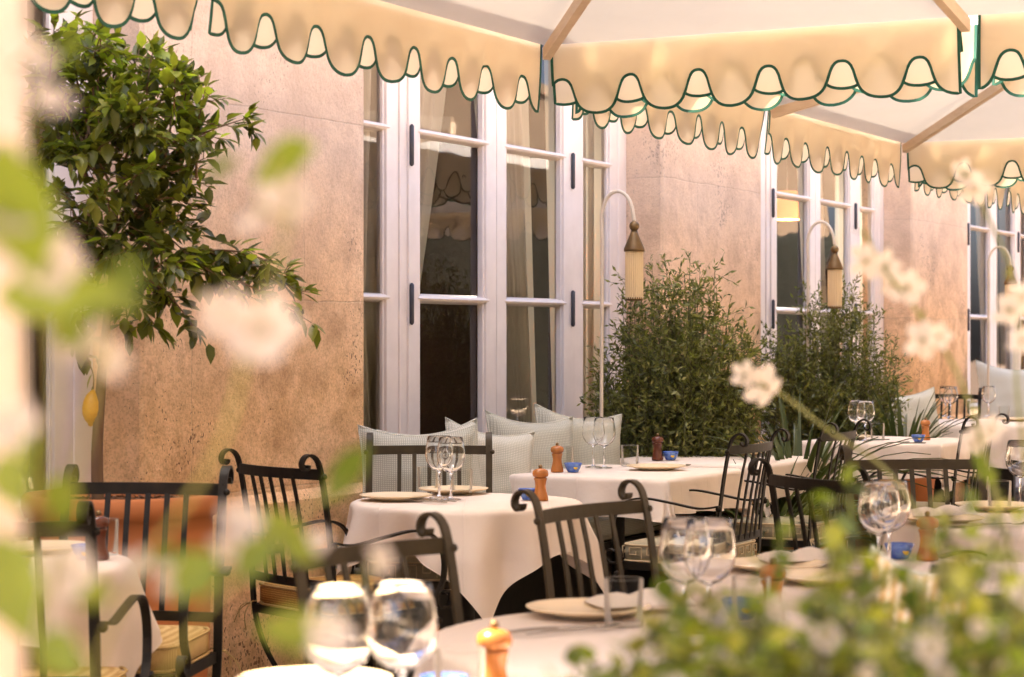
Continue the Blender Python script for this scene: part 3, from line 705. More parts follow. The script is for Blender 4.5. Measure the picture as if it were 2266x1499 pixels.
# T5
plate(*A_(1302, 1362), 'large cream plate on the big front table'); tumbler(*A_(1380, 1385), 'water tumbler beside the large plate on the big front table')
wine(*A_(1515, 1400), 'left of the two wine glasses on the big front table'); wine(*A_(1570, 1402), 'right of the two wine glasses on the big front table')
mill(*A_(1710, 1372), 'light wooden mill with round knob behind the leafy hedge'); tumbler(*A_(1662, 1380), 'tumbler left of the mill behind the leafy hedge')
bowl(*A_(1640, 1368), 'blue bowl near the mill behind the leafy hedge', .2)
x, y = A_(1255, 1392); cutlery('knife', x-.02, y-.03, -1.0, 'knife on the front left edge of the big front table'); cutlery('fork', x+.01, y-.06, -1.0, 'fork on the front left edge of the big front table')
x, y = A_(1420, 1352); napkin(x, y, .3, 'folded napkin behind the tumbler on the big front table')
# T4
plate(*A_(1712, 1262), 'cream plate at the back corner of the table behind the hedge'); x, y = A_(1775, 1252); napkin(x, y, .2, 'folded napkin beside the back plate behind the hedge')
wine(*A_(1945, 1270), 'left wine glass of the pair left of the yellow lemon bowl'); wine(*A_(1968, 1262), 'right wine glass of the pair left of the yellow lemon bowl')
bowl(*A_(1990, 1236), 'blue bowl with a yellow lemon painted on it at the right', .35); mill(*A_(2052, 1240), 'light wooden mill half hidden by lime leaves at the right')
plate(*A_(1830, 1290), 'cream plate hidden among the hedge tips')
# T8
plate(*A_(2200, 1128), 'cream plate under the tumbler at the right edge'); tumbler(*A_(2212, 1126), 'tumbler on the right edge table beside a tall glass')
wine(*A_(2258, 1118), 'tall wine glass cut off by the right edge of the picture'); plate(*A_(2085, 1158), 'cream plate at the left corner of the right edge table')
x, y = A_(2085, 1150); napkin(x, y, .1, 'folded napkin on the plate of the right edge table'); x, y = A_(2160, 1165); cutlery('knife', x, y, -1.2, 'knife in front of the napkin on the right edge table'); cutlery('fork', x+.05, y-.03, -1.2, 'fork in front of the napkin on the right edge table')
# T6
wine(*A_(1895, 974), 'wine glass by the strap leaves on the distant table'); wine(*A_(1915, 976), 'second wine glass by the strap leaves on the distant table')
tumbler(*A_(1942, 974), 'tumbler in front of the strap leaved plant'); plate(*A_(1882, 972), 'cream plate on the distant table'); bowl(*A_(2032, 978), 'small dark blue bowl at the right end of the distant table'); mill(*A_(2048, 974), 'tiny orange mill at the right end of the distant table')
# T7
wine(*A_(2093, 922), 'left glass on the farthest table'); wine(*A_(2104, 924), 'middle glass on the farthest table'); wine(*A_(2188, 922), 'rightmost glass on the farthest table')
tumbler(*A_(2222, 928), 'tumbler on the farthest table'); mill(*A_(2060, 934), 'dark mill on the farthest table', True); plate(*A_(2245, 932), 'cream plate on the farthest table')
# T1
mill(*A_(218, 1238), 'dark wooden mill in front of the terracotta pot', True); bowl(*A_(190, 1238), 'blue bowl with a yellow dot beside the dark mill', .15)
plate(*A_(95, 1222), 'cream plate on the left table'); x, y = A_(60, 1250); cutlery('knife', x, y, .2, 'knife at the left edge of the left table'); tumbler(*A_(229, 1228), 'tumbler behind the dark mill on the left table')
# T9
wine(-.146, 2.86, 'big sharp wine glass nearest the camera'); wine(-.228, 2.83, 'blurred wine glass left of the nearest one')
mill(-.026, 3.16, 'big blurred wooden mill at the bottom edge'); tumbler(-.075, 3.08, 'tumbler with bluish rim beside the blurred mill'); bowl(-.1, 3.16, 'blue bowl behind the nearest tumbler')
plate(-.30, 3.25, 'cream plate at the bottom edge left of the glasses')

# ------------------------------------------------------------------ chairs
def rcush(mb, hx, hy, z0, z1):
    n = 14; vs = []; prof = [(.0, z0), (.93, z0), (1.0, z0+.008), (1.0, z1-.012), (.94, z1), (.5, z1+.012), (0, z1+.014)]
    m = 40
    for f, z in prof:
        for k in range(m):
            a = 2*pi*k/m; c_, s_ = cos(a), sin(a); q = (abs(c_)**8+abs(s_)**8)**(-1/8)
            vs.append((hx*f*c_*q, hy*f*s_*q, z))
    mb.add(vs, [(j*m+k, j*m+(k+1) % m, (j+1)*m+(k+1) % m, (j+1)*m+k) for j in range(len(prof)-1) for k in range(m)], 0, True)
def make_chair(metal, cush, key=False):
    root = empty('iron_chair', (0, 0, 0)); m = M[metal]; X0 = .215
    rear = catmull([(0, -.286, .898), (0, -.288, .888), (0, -.298, .884), (0, -.307, .893), (0, -.307, .908), (0, -.297, .922), (0, -.278, .927), (0, -.257, .915), (0, -.243, .886),
                    (0, -.225, .80), (0, -.207, .68), (0, -.195, .56), (0, -.188, .45), (0, -.165, .35), (0, -.11, .245), (0, -.02, .15), (0, .10, .065), (0, .20, .005)], 5)
    front = catmull([(0, .20, .44), (0, .175, .35), (0, .115, .245), (0, .02, .15), (0, -.10, .065), (0, -.21, .005)], 5)
    arm = catmull([(0, -.208, .665), (0, -.13, .655), (0, -.02, .672), (0, .09, .685), (0, .165, .665), (0, .205, .605), (0, .205, .53), (0, .178, .478), (0, .19, .447), (0, .222, .445), (0, .238, .47), (0, .225, .492), (0, .206, .486)], 5)
    for s in (-1, 1):
        for nm, pth, x, wd in (('back_post', rear, X0, .023), ('leg', front, X0-.012, .021), ('armrest', arm, X0+.022, .021)):
            b = MB(); b.sweep([(s*x, p[1], p[2]) for p in pth], (1, 0, 0), wd, .007); b.build(nm, m, root)
        for (rx, ry, rz, rr_) in ((X0+.018, -.206, .655, .012), (X0+.012, -.236, .862, .009), (X0, .205, .40, .012)):
            b = MB(); b.sphere((s*rx, ry, rz), rr_); b.build('rivet', m, root)
    def backy(z): return float(np.interp(z, [.45, .56, .68, .80, .885], [-.188, -.195, -.207, -.225, -.243]))
    b = MB(); b.sweep([(X0*1.02*u, -.240-.035*(1-u*u), .868) for u in [i/8-1 for i in range(17)]], (0, 0, 1), .032, .006); b.build('top_rail', m, root)
    b = MB(); b.sweep([(X0*u, -.192-.022*(1-u*u), .535) for u in [i/8-1 for i in range(17)]], (0, 0, 1), .026, .007); b.build('lower_rail', m, root)
    for i in range(5):
        x = (i-2)*.054; q = 1-(x/X0)**2
        b = MB(); b.sweep([(x, backy(z)-.004-(.020+.014*(z-.53)/.33)*q, z) for z in (.53, .62, .71, .79, .86)], (1, 0, 0), .0145, .005); b.build('slat', m, root)
    b = MB(); z = .432
    for s in (-1, 1): b.sweep([(s*(X0-.006), -.19, z), (s*(X0-.006), .20, z)], (0, 0, 1), .028, .01)
    b.sweep([(-X0, -.188, z), (X0, -.188, z)], (0, 0, 1), .026, .008); b.sweep([(-X0, .198, z), (X0, .198, z)], (0, 0, 1), .026, .008)
    for i in range(5): b.sweep([(-X0+.01, -.12+.06*i, z), (X0-.01, -.12+.06*i, z)], (0, 1, 0), .02, .005)
    b.build('seat_frame', m, root)
    b = MB(); rcush(b, .205, .20, .448, .512); c = b.build('seat_cushion', M[cush], root)
    pp = MB(); k = 40
    for zz in (.450, .508):
        e = []
        for i in range(k+1):
            a = 2*pi*i/k; c_, s_ = cos(a), sin(a); q = (abs(c_)**8+abs(s_)**8)**(-1/8); e.append((.2055*c_*q, .2005*s_*q, zz))
        pp.tube(e, .0042, 5)
    pp.build('piping', M['key' if key else 'goldpale'], c)
    if key:
        kbs = []
        def unit(mp, x, kb):
            pts = [(-.03, -.022), (-.03, .02), (.018, .02), (.018, -.006), (-.008, -.006), (-.008, .006)]
            kb.sweep([mp(x+a, z) for a, z in pts[:2]], mp(0, 0, 1), .005, .003)
            for (a0, z0_), (a1, z1_) in zip(pts[1:-1], pts[2:]):
                kb.sweep([mp(x+a0, z0_), mp(x+a1, z1_)], mp(0, 0, 1), .005, .003)
        kbs = [MB() for _ in range(4)]
        for i in range(-2, 3):
            unit(lambda a, z, nn=0: (Vector((0, 1, 0)) if nn else (a, -.2015, .480+z)), i*.07, kbs[0])
            unit(lambda a, z, nn=0: (Vector((0, 1, 0)) if nn else (a, .2015, .480+z)), i*.07, kbs[1])
            unit(lambda a, z, nn=0: (Vector((1, 0, 0)) if nn else (.2065, a, .480+z)), i*.07, kbs[2])
            unit(lambda a, z, nn=0: (Vector((1, 0, 0)) if nn else (-.2065, a, .480+z)), i*.07, kbs[3])
        for kb in kbs: kb.build('key_pattern', M['key'], c)
    for s in (-1, 1):
        b = MB(); bx, by = s*(X0+.004), -.195
        for q in range(4):
            a = q*1.5+.5
            b.tube(catmull([(s*.195, -.19, .455), (bx, by, .45), (bx+.035*cos(a)*1.0, by-.012-.02*abs(sin(a)), .45-.012*q), (bx+.055*cos(a), by-.03, .42-.018*q)], 4), .0018, 5)
        b.build('tie', M['key' if key else 'goldpale'], c)
    return root
protos = {}
def chair(x, y, f, label, metal='iron', cush='gold', back=True):
    f = Vector((f[0], f[1], 0)).normalized()
    k = (metal, cush)
    if k not in protos: protos[k] = o = make_chair(metal, cush, cush == 'keybase')
    else: o = dup(protos[k])
    # x,y is the middle of the top rail
    o.location = (x + f.x*.25, y + f.y*.25, 0); o.rotation_euler = (0, 0, yaw_of(f))
    return tag(o, label, 'chair', 'scrolled wrought iron terrace chairs')
def cpx(px, Y): return (px-1133)*Y/FPX
nf = (N.x, N.y); mf = (-N.x, -N.y)
chair(cpx(322, 5.75), 5.75, (-.13, -.99), 'black iron chair facing us in front of the terracotta pot', cush='goldpale')
chair(cpx(612, 6.5), 6.5, (.76, .65), 'black iron chair with gold cushion beside the stone pillar')
chair(-.262, 4.02, (.80, -.60), 'bronze coloured chair back partly hidden behind the big wine glass', 'bronze', 'gold')
chair(.182, 4.99, (.80, -.60), 'bronze coloured chair with slatted back in the centre of the picture', 'bronze', 'gold')
chair(cpx(950, 7.75), 7.75, (.03, -1), 'bronze coloured chair seen frontally before the leftmost cushions', 'bronze', 'keybase')
chair(.89, 7.93, mf, 'black iron chair with greek key cushion turned to the bench table', 'iron', 'keybase')
chair(cpx(1803, 5.95), 5.95, (.86, .50), 'black chair with curved back right of the greek key cushion')
chair(1.36, 8.9, mf, 'black chair with thin slats beyond the second bench table', 'iron', 'keybase')
chair(cpx(2022, 6.85), 6.85, (.10, -1), 'bronze coloured chair seen frontally in front of the distant table', 'bronze', 'keybase')
chair(cpx(1812, 12.5), 12.5, (.2, -1), 'distant dark chair half hidden behind the bushes', 'bronze', 'keybase')
chair(cpx(2100, 14.9), 14.9, (-.4, -.9), 'farthest dark chair behind the farthest table')
chair(cpx(-25, 4.55), 4.55, (.05, 1), 'dark chair cut off by the left edge with a gold seat', 'iron', 'goldpale')
chair(cpx(2170, 9.6), 9.6, (-.85, .5), 'dark chair in the shadow right of the distant table', 'iron', 'keybase')
# striped seat pad on a chair turned away behind the hedge
m, t, b_ = nodes('striped_ticking'); tc = t.nodes.new('ShaderNodeTexCoord'); wv = t.nodes.new('ShaderNodeTexWave'); wv.inputs['Scale'].default_value = 22; wv.inputs['Distortion'].default_value = .15
t.links.new(tc.outputs['Object'], wv.inputs[0]); t.links.new(ramp(t, wv.outputs[1], [(.45, (.72, .60, .42)), (.55, (.55, .36, .14))]), b_.inputs['Base Color']); M['stripe'] = m
o = cushion(cpos(2030, 3.12, .885), -.2, -.30, .12, .15, M['stripe'], 'striped yellow and white cushion half hidden by the hedge', .06, 'loose striped cushions')
ch = chair(.86, 3.25, (.1, 1), 'dark chair carrying the striped cushion behind the hedge')

# ------------------------------------------------------------------ floor lamps
def floor_lamp(px, Y, label, first=[None]):
    if first[0] is None:
        o = empty('floor_lamp', (0, 0, 0))       # local +x = out from the wall
        b = MB(); path = [(0, 0, .02), (0, 0, 1.0), (.004, 0, 1.72)] + [(.078-.078*cos(a), 0, 1.80+.125*sin(a)) for a in [pi*i/14 for i in range(14)]] + [(.158, 0, 1.80), (.16, 0, 1.785)]
        b.tube([Vector(p) for p in path], .0085, 10); b.build('pole', M['lampcream'], o)
        b = MB(); b.lathe([(.0003, 0), (.13, 0), (.13, .012), (.02, .022), (.012, .05), (.0003, .05)], 28, (0, 0, .0005)); b.build('base', M['lampcream'], o)
        b = MB(); b.sphere((.16, 0, 1.768), .023); b.build('finial', M['brass'], o)
        b = MB(); b.lathe([(.0003, 1.748), (.014, 1.748), (.020, 1.73), (.046, 1.668), (.0465, 1.655), (.040, 1.655), (.0003, 1.66)], 28, (.16, 0, 0)); b.build('cap', M['brass'], o)
        b = MB(); n = 72; vs = []
        for z in (1.655, 1.55, 1.445):
            for k in range(n):
                r = .0385 + .0018*(1 if k % 3 else -1); vs.append((.16+r*cos(2*pi*k/n), r*sin(2*pi*k/n), z))
        b.add(vs, [(j*n+k, j*n+(k+1) % n, (j+1)*n+(k+1) % n, (j+1)*n+k) for j in range(2) for k in range(n)]); b.build('lamp_shade', M['ribglass'], o)
        b = MB(); b.lathe([(.0003, 1.437), (.03, 1.437), (.040, 1.444), (.040, 1.452), (.0003, 1.452)], 28, (.16, 0, 0)); b.build('rim', M['brass'], o)
        first[0] = o
    else: o = dup(first[0])
    o.location = (cpx(px, Y), Y, 0); o.rotation_euler = (0, 0, atan2(N.y, N.x)); return tag(o, label, 'floor lamp', 'arched floor lamps along the facade')
floor_lamp(1331, 9.6, 'nearest cream arched floor lamp between the middle window and the first bush')
floor_lamp(1787, 12.1, 'arched floor lamp standing behind the second bush')
floor_lamp(2187, 15.4, 'farthest arched floor lamp before the far right window')

# ------------------------------------------------------------------ plants
def rv(s=1): return Vector((R.gauss(0, s), R.gauss(0, s), R.gauss(0, s)))
def leaf(mb, p, d, L, Wd, curl=.15, mi=0, up=None):
    d = d.normalized(); up = (up or Vector((0, 0, 1))); sd = d.cross(up)
    if sd.length < .1: sd = d.cross(Vector((1, 0, 0)))
    sd = (sd.normalized() + rv(.35)*.6).normalized(); nn = sd.cross(d).normalized(); sd = d.cross(nn)
    def q(f, s, z=0): return p + d*(L*f) + sd*(Wd*.5*s) + nn*(z*Wd - curl*L*f*f)
    mb.add([q(0, 0), q(.3, 0, -.06), q(.65, 0, -.06), q(1, 0, 0), q(.28, .9, .10), q(.62, .86, .10), q(.28, -.9, .10), q(.62, -.86, .10)],
           [(0, 4, 1), (0, 1, 6), (1, 4, 5, 2), (1, 2, 7, 6), (2, 5, 3), (2, 3, 7)], mi, True)
def leaf4(mb, p, d, L, Wd, mi=0):
    d = d.normalized(); sd = d.cross(rv()).normalized(); nn = sd.cross(d)
    mb.add([p, p+d*L*.45+sd*Wd*.5, p+d*L-nn*L*.12, p+d*L*.45-sd*Wd*.5, p+d*L*.45-nn*L*.02], [(0, 1, 4), (1, 2, 4), (2, 3, 4), (3, 0, 4)], mi, True)
# lemon tree
YT = 6.32
tree = empty('lemon_tree', (cpx(218, YT), YT, 0), 0, 'bushy lemon tree with one ripe lemon growing in a terracotta pot', 'tree')
tl = tree.location
def L_(px, py, dy=0): return P(px, py, YT+dy) - tl
tk = MB(); tb = L_(216, 1095); tt = L_(238, 700)
tk.tube(catmull([L_(217, 1125), L_(215, 1000), L_(222, 880), L_(228, 790), tt, L_(252, 560), L_(255, 420)], 5), [.019-.00035*i for i in range(31)], 10); tk.build('trunk', M['bark'], tree)
limbs = MB(); lv = MB()
ends = [((545, 262), .05, (300, 420)), ((400, 170), -.05, (280, 400)), ((350, 112), .1, (270, 380)), ((225, 70), -.1, (220, 330)), ((150, 75), .05, (200, 300)), ((80, 130), .0, (190, 330)),
        ((55, 270), -.1, (180, 380)), ((75, 420), .1, (200, 480)), ((110, 560), -.15, (220, 560)), ((460, 300), -.12, (300, 400)), ((440, 210), .12, (300, 360)), ((455, 350), .0, (300, 430)),
        ((400, 470), .1, (280, 480)), ((410, 560), -.1, (290, 520)), ((480, 560), .0, (330, 600)), ((690, 715), -.02, (430, 590)), ((672, 650), .05, (440, 570)), ((600, 580), -.05, (400, 560)),
        ((560, 660), .08, (380, 600)), ((440, 740), .0, (330, 620)), ((350, 730), -.1, (280, 620)), ((285, 750), .1, (250, 600)), ((190, 790), .0, (180, 640)), ((140, 680), -.1, (190, 580)),
        ((300, 250), -.25, (260, 400)), ((200, 250), .2, (230, 380)), ((330, 380), -.28, (260, 460)), ((200, 450), -.28, (240, 480)), ((280, 560), -.25, (250, 560)), ((350, 320), .2, (260, 440)),
        ((150, 350), -.2, (220, 400)), ((250, 180), .0, (250, 330)), ((380, 420), .15, (300, 470)), ((120, 220), .12, (200, 330)), ((180, 600), .15, (230, 560)), ((500, 620), -.1, (380, 580)),
        ((300, 480), .22, (260, 500)), ((230, 320), -.15, (240, 400)), ((160, 500), .1, (230, 520)), ((360, 640), .1, (290, 590)), ((640, 610), .0, (520, 590))] + [((250+190*cos(a_)*q_, 420+270*sin(a_)*q_), R.uniform(-.28, .28), (250+60*cos(a_), 440+120*sin(a_))) for a_, q_ in [(R.uniform(0, 6.28), R.uniform(.55, .98)) for _ in range(19)]] + [((425, 455), .05, (290, 480)), ((395, 520), -.05, (280, 520)), ((450, 400), .1, (300, 440)), ((430, 500), .12, (300, 520))] + [((x_, y_), R.uniform(-.15, .15), (x_-20, y_+200)) for x_, y_ in ((230, 60), (300, 120), (340, 105), (385, 150), (420, 165), (455, 195), (160, 85), (210, 110), (270, 115), (120, 60), (90, 90))]
for (ex, ey), dy, (sx, sy) in ends:
    a = L_(sx, sy, 0); e = L_(ex, ey, dy); c = (a+e)/2 + Vector((0, 0, .03)) + rv(.012)
    pth = catmull([a, c, e], 8); limbs.tube(pth, [.0048-.0036*i/16 for i in range(17)], 5)
    dens = 12 if ey > 540 and ex > 450 else 17
    nleaf = int(((e-a).length/.25*dens+6)*(.85 if ex < 480 else 1.0))
    for i in range(nleaf):
        f = .2+.8*(i/nleaf); k = min(int(f*16), 15); p = pth[k] + (pth[k+1]-pth[k])*R.random(); dd = (pth[k+1]-pth[k]).normalized()
        if R.random() < .45:      # short side twig with leaves
            td = (dd*.5+rv(.7)).normalized(); q = p + td*R.uniform(.03, .075); limbs.tube([p, q], .0013, 4)
            for _ in range(3):
                s = R.uniform(.030, .062); leaf(lv, p+(q-p)*R.uniform(.4, 1), (td+rv(.6)+Vector((0, 0, -.15))), s, s*R.uniform(.42, .58), R.uniform(.05, .4), 1 if (ey < 150 and ex < 260 and R.random() < .55) or R.random() < .04 else 0)
        s = R.uniform(.050, .080); leaf(lv, p + rv(.012), dd*.6+rv(.65)+Vector((0, 0, -.1)), s, s*R.uniform(.5, .66), R.uniform(.05, .4), 1 if (ey < 200 and R.random() < .35) or R.random() < .06 else 0)
    leaf(lv, e, (e-c), .055, .026, .15)
hang = catmull([L_(178, 760), L_(196, 800), L_(207, 835), L_(205, 868)], 5); limbs.tube(hang, .002, 5)
leaf(lv, L_(205, 825), L_(180, 868)-L_(205, 825), .052, .026, .2); leaf(lv, L_(207, 850), L_(192, 905)-L_(207, 850), .05, .02, .1)
limbs.build('branch', M['bark'], tree); lv.build('crown', [M['citrus'], M['citrus_lit']], tree)
lm = MB(); lm.lathe([(.0008, .052), (.006, .048), (.016, .036), (.0225, .018), (.0245, -.002), (.0225, -.020), (.015, -.036), (.0075, -.044), (.006, -.050), (.0008, -.053)], 28)
lm.build('lemon', M['lemonskin'], tree, L_(203, 903), (.05, .08, 0)).scale = (1.15, 1.15, 1.05)
# its pot
YP = 6.35; px0 = cpx(268, YP)
pot = empty('terracotta_pot', (px0, YP, 0), 0, 'large round terracotta pot holding the lemon tree', 'pot')
b = MB(); b.lathe([(.0003, .002), (.225, .002), (.235, .01), (.258, .35), (.268, .70), (.268, .745), (.278, .75), (.288, .775), (.288, .805), (.280, .815), (.262, .813), (.256, .80), (.25, .76), (.0003, .755)], 64)
b.build('body', M['terra'], pot)
b = MB()
for i in range(1500):
    a = R.uniform(0, 2*pi); r = sqrt(R.random())*.248; c = Vector((r*cos(a), r*sin(a), .768+R.uniform(0, .028)-r*.03)); d1 = rv().normalized(); d1.z *= .4; d2 = d1.cross(rv()).normalized(); d2.z *= .5
    s1, s2 = R.uniform(.008, .022), R.uniform(.004, .009); n_ = d1.cross(d2).normalized()*.0025
    b.add([c-d1*s1-d2*s2, c+d1*s1-d2*s2, c+d1*s1*.8+d2*s2, c-d1*s1+d2*s2*.7, c-d1*s1+n_, c+d1*s1+n_], [(0, 1, 2, 3), (0, 1, 5, 4), (3, 2, 5, 4)])
tag(b.build('mulch', M['bark_chips'], pot), None, None)
# bushes
def bush(px, Y, w_, top, label, n=85, seed=1, mat='olive'):
    rr = random.Random(seed); x = cpx(px, Y)
    o = empty('bush', (x, Y, 0), 0, label, 'bush', 'narrow leaved evergreen bushes along the facade')
    st = MB(); lf = MB(); H = top
    def g(s): return Vector((rr.gauss(0, s), rr.gauss(0, s), rr.gauss(0, s)))
    for i in range(n):
        a = rr.uniform(0, 2*pi); q = sqrt(rr.random()); zt = H*(1-.36*q**3)*rr.uniform(.74, 1.0) if rr.random() < .55 else rr.uniform(.65, .75*H)
        wr = w_*q*(1.0 if zt > .8 else .85); e = Vector((wr*cos(a), wr*.8*sin(a), zt))
        s0 = Vector((.22*w_*q*cos(a), .22*w_*q*sin(a), .40)); c = (s0*.45+e*.55)+Vector((.25*w_*q*cos(a), .2*w_*q*sin(a), -.05))*.6+g(.02)
        pth = catmull([s0, c, e], 9); st.tube(pth, [.0045-.0037*k/18 for k in range(19)], 4)
        for k in range(3, 18):
            p = pth[k]; dd = (pth[k+1]-pth[k]).normalized()
            for _ in range(2 if k > 5 else 1):
                td = (dd*.6+g(.75)+Vector((cos(a)*.4, sin(a)*.4, .10))).normalized(); tl_ = rr.uniform(.05, .13)
                st.tube([p, p+td*tl_], .0009, 3)
                for j in range(6):
                    s = rr.uniform(.024, .042); leaf4(lf, p+td*tl_*(j+1)/6, td*.7+g(.6), s, s*.32)
            for j in range(3):
                s = rr.uniform(.022, .038); leaf4(lf, p+dd*rr.uniform(0, .05), dd*.7+g(.55), s, s*.24)
    st.build('stem', M['twig'], o); lf.build('foliage', M[mat], o)
    pb = MB(); pb.box(-w_*.72, w_*.72, -.2, .2, .001, .48); pb.build('planter', M['darkwood'], o, bevel=.008)
    return o
bush(1502, 9.95, .39, 1.68, 'first large bush between the floor lamp and the second window', 210, 3)
bush(1828, 12.25, .41, 1.62, 'second large bush in front of the second window', 160, 5)
def strap_plant(px, Y, z0, L, n, label, seed, spread=.5, sc=1):
    rr = random.Random(seed); o = empty('strap_plant', (cpx(px, Y), Y, 0), 0, label, 'plant', 'strap leaved plants between the tables')
    b = MB()
    for i in range(n):
        a = rr.uniform(0, 2*pi); el = rr.uniform(.15, 1)*spread; l = L*rr.uniform(.6, 1.05); d = Vector((cos(a), sin(a), 0)); pts = []
        for k in range(8):
            f = k/7; pts.append(Vector((0, 0, z0)) + d*(.03+l*f*el*(1+.5*f)) + Vector((0, 0, l*(f*(1-.25*el) - .55*el*f*f*f))))
        sd = d.cross(Vector((0, 0, 1))); wv_ = rr.uniform(.010, .016)*sc; vs = []
        for k, p in enumerate(pts):
            ww = wv_*(1-(k/7)**2.2)+.0008; vs += [p-sd*ww, p+Vector((0, 0, -.004)), p+sd*ww]
        b.add(vs, [(3*k+c_, 3*k+c_+1, 3*k+4+c_, 3*k+3+c_) for k in range(7) for c_ in (0, 1)], 0, True)
    b.build('foliage', M['strap'], o)
    b = MB(); b.lathe([(.0003, .001), (.14, .001), (.18, z0-.02), (.19, z0), (.17, z0), (.16, z0-.03), (.0003, z0-.03)], 24); b.build('planter', M['terra'], o)
strap_plant(1996, 12.0, .50, .60, 60, 'spiky strap leaved plant in front of the far white cushion', 2, .62, 1.1)
strap_plant(1765, 9.7, .45, .68, 90, 'arching strap leaved plant between the slatted chairs', 4, .9, 1.2)
strap_plant(1700, 9.2, .35, .50, 70, 'low strap leaved plant right of the first bush', 6, .95)
# far cushions
cushion(cpos(2008, 13.0, .74), yaw_of((-.3, .95)), -.3, -.06, .46, M['sagepale'], 'big pale cushion behind the spiky strap leaved plant', .16, 'pale cushions on the far bench')
cushion(cpos(2235, 15.9, .82), yaw_of((-.3, .95)), -.25, .1, .55, M['sagepale'], 'pale cushion under the far right window', .16, 'pale cushions on the far bench')
fb = empty('bench', W(5.9, -.72), WROT, 'low far bench under the second window carrying a pale cushion', 'bench')
b = MB(); b.box(-1.4, 1.4, -.20, .22, .40, .50); b.build('seat_pad', M['sage'], fb, bevel=.03)
for x in (-1.3, 1.3):
    b = MB(); b.box(x-.03, x+.03, -.15, .17, 0, .399); b.build('leg', M['iron'], fb)
fb2 = empty('bench', W(9.9, -.72), WROT, 'farthest bench under the far right window', 'bench')
b = MB(); b.box(-1.2, 1.2, -.20, .22, .40, .50); b.build('seat_pad', M['sage'], fb2, bevel=.03)
for x in (-1.1, 1.1):
    b = MB(); b.box(x-.03, x+.03, -.15, .17, 0, .399); b.build('leg', M['iron'], fb2)

# flowers
def flower_mesh(name, np_, L, Wd, cone, mat):
    b = MB()
    for k in range(np_):
        a = 2*pi*k/np_ + R.uniform(-.15, .15); d = Vector((cos(a), sin(a), cone+R.uniform(-.15, .15))).normalized(); sd = Vector((-sin(a), cos(a), 0)); nn = sd.cross(d)
        vs = []
        for f, w_ in ((0, .15), (.3, .7), (.6, 1), (.85, .75), (1, .15)):
            for s in (-1, 0, 1): vs.append(d*L*f + sd*(s*w_*Wd/2) + nn*((.12*L*f*f)*-1 + .05*L*abs(s)))
        b.add(vs, [(3*k2+c_, 3*k2+c_+1, 3*k2+4+c_, 3*k2+3+c_) for k2 in range(4) for c_ in (0, 1)], 0, True)
    b.tube([(0, 0, -.012), (0, 0, 0.002)], .0016, 6, 1)
    for k in range(5): b.tube([(0, 0, 0), (.003*cos(k*1.26), .003*sin(k*1.26), .009)], .0006, 4, 1)
    me = b.build(name, [M[mat], M['stem']]); d = me.data; bpy.data.objects.remove(me); return d
FLJ = flower_mesh('flower', 5, .020, .014, .35, 'petal'); FLG = flower_mesh('flower', 5, .019, .013, .25, 'petal_warm'); FLS = flower_mesh('flower', 5, .0075, .006, .5, 'petal')
def put_flower(me, p, parent, sc=1, face=None):
    o = bpy.data.objects.new('flower', me); COL.objects.link(o); o.parent = parent; o.location = p - parent.location
    d = (face or (Vector((0, -1, .25)) + rv(.45))).normalized(); o.rotation_euler = d.to_track_quat('Z', 'Y').to_euler(); o.scale = (sc,)*3
# left foreground jasmine
jas = empty('jasmine', (-.17, .85, 0), 0, 'blurred climbing jasmine with white flowers in the left foreground', 'plant')
jl = jas.location; st = MB(); lf = MB()
def J(px, py, Y): return P(px, py, Y)
def local(p): return p - jl
stems = [[(20, 1700, 1.0), (60, 1300, .95), (120, 900, .9), (90, 600, .88), (60, 350, .88), (95, 100, .92)],
         [(40, 1700, .95), (120, 1250, .9), (200, 900, .92), (230, 700, .92), (150, 560, .9)],
         [(150, 1700, .95), (260, 1350, .95), (480, 1000, .95), (560, 720, .95), (640, 480, 1.0), (600, 340, 1.0)],
         [(250, 1750, 1.0), (420, 1400, 1.0), (600, 1200, 1.05), (760, 1060, 1.15)],
         [(500, 1750, 1.0), (640, 1500, 1.0), (740, 1380, 1.0), (840, 1230, 1.1)]]
for s_ in stems:
    st.tube([local(p) for p in catmull([J(*q) for q in s_], 6)], .0011, 5)
b0 = MB()
leaves = [((5, 300), (70, 640), .80, .034), ((-20, 660), (260, 640), .86, .020), ((40, 620), (330, 690), .9, .018), ((300, 560), (240, 700), .95, .016),
          ((700, 320), (540, 400), 1.0, .020), ((520, 340), (460, 395), 1.0, .010), ((820, 985), (700, 1120), 1.15, .017), ((560, 1130), (720, 1250), 1.05, .017), ((600, 1180), (520, 1290), 1.0, .016),
          ((480, 1220), (380, 1330), .95, .020), ((160, 1050), (110, 1170), .95, .018), ((-10, 1180), (60, 1420), .9, .026), ((0, 1000), (50, 1130), .9, .018), ((250, 1320), (130, 1290), .95, .014),
          ((20, 900), (70, 1020), .9, .012), ((560, 1390), (800, 1400), .95, .018), ((640, 1250), (700, 1180), 1.1, .013), ((120, 700), (180, 760), .95, .014), 
          ((90, 1400), (180, 1499), .9, .018), ((330, 1250), (440, 1230), 1.0, .012), ((180, 60), (130, 150), 1.0, .010)]
for (a, c, Y, wd) in leaves:
    pa, pc = J(*a, Y), J(*c, Y+R.uniform(-.03, .03)); d = pc-pa; leaf(lf, local(pa), d, d.length, wd*1.15, .12, 0, up=Vector((0, -1, .2)))
st.build('stem', M['stem'], jas); lf.build('foliage', M['jas'], jas)
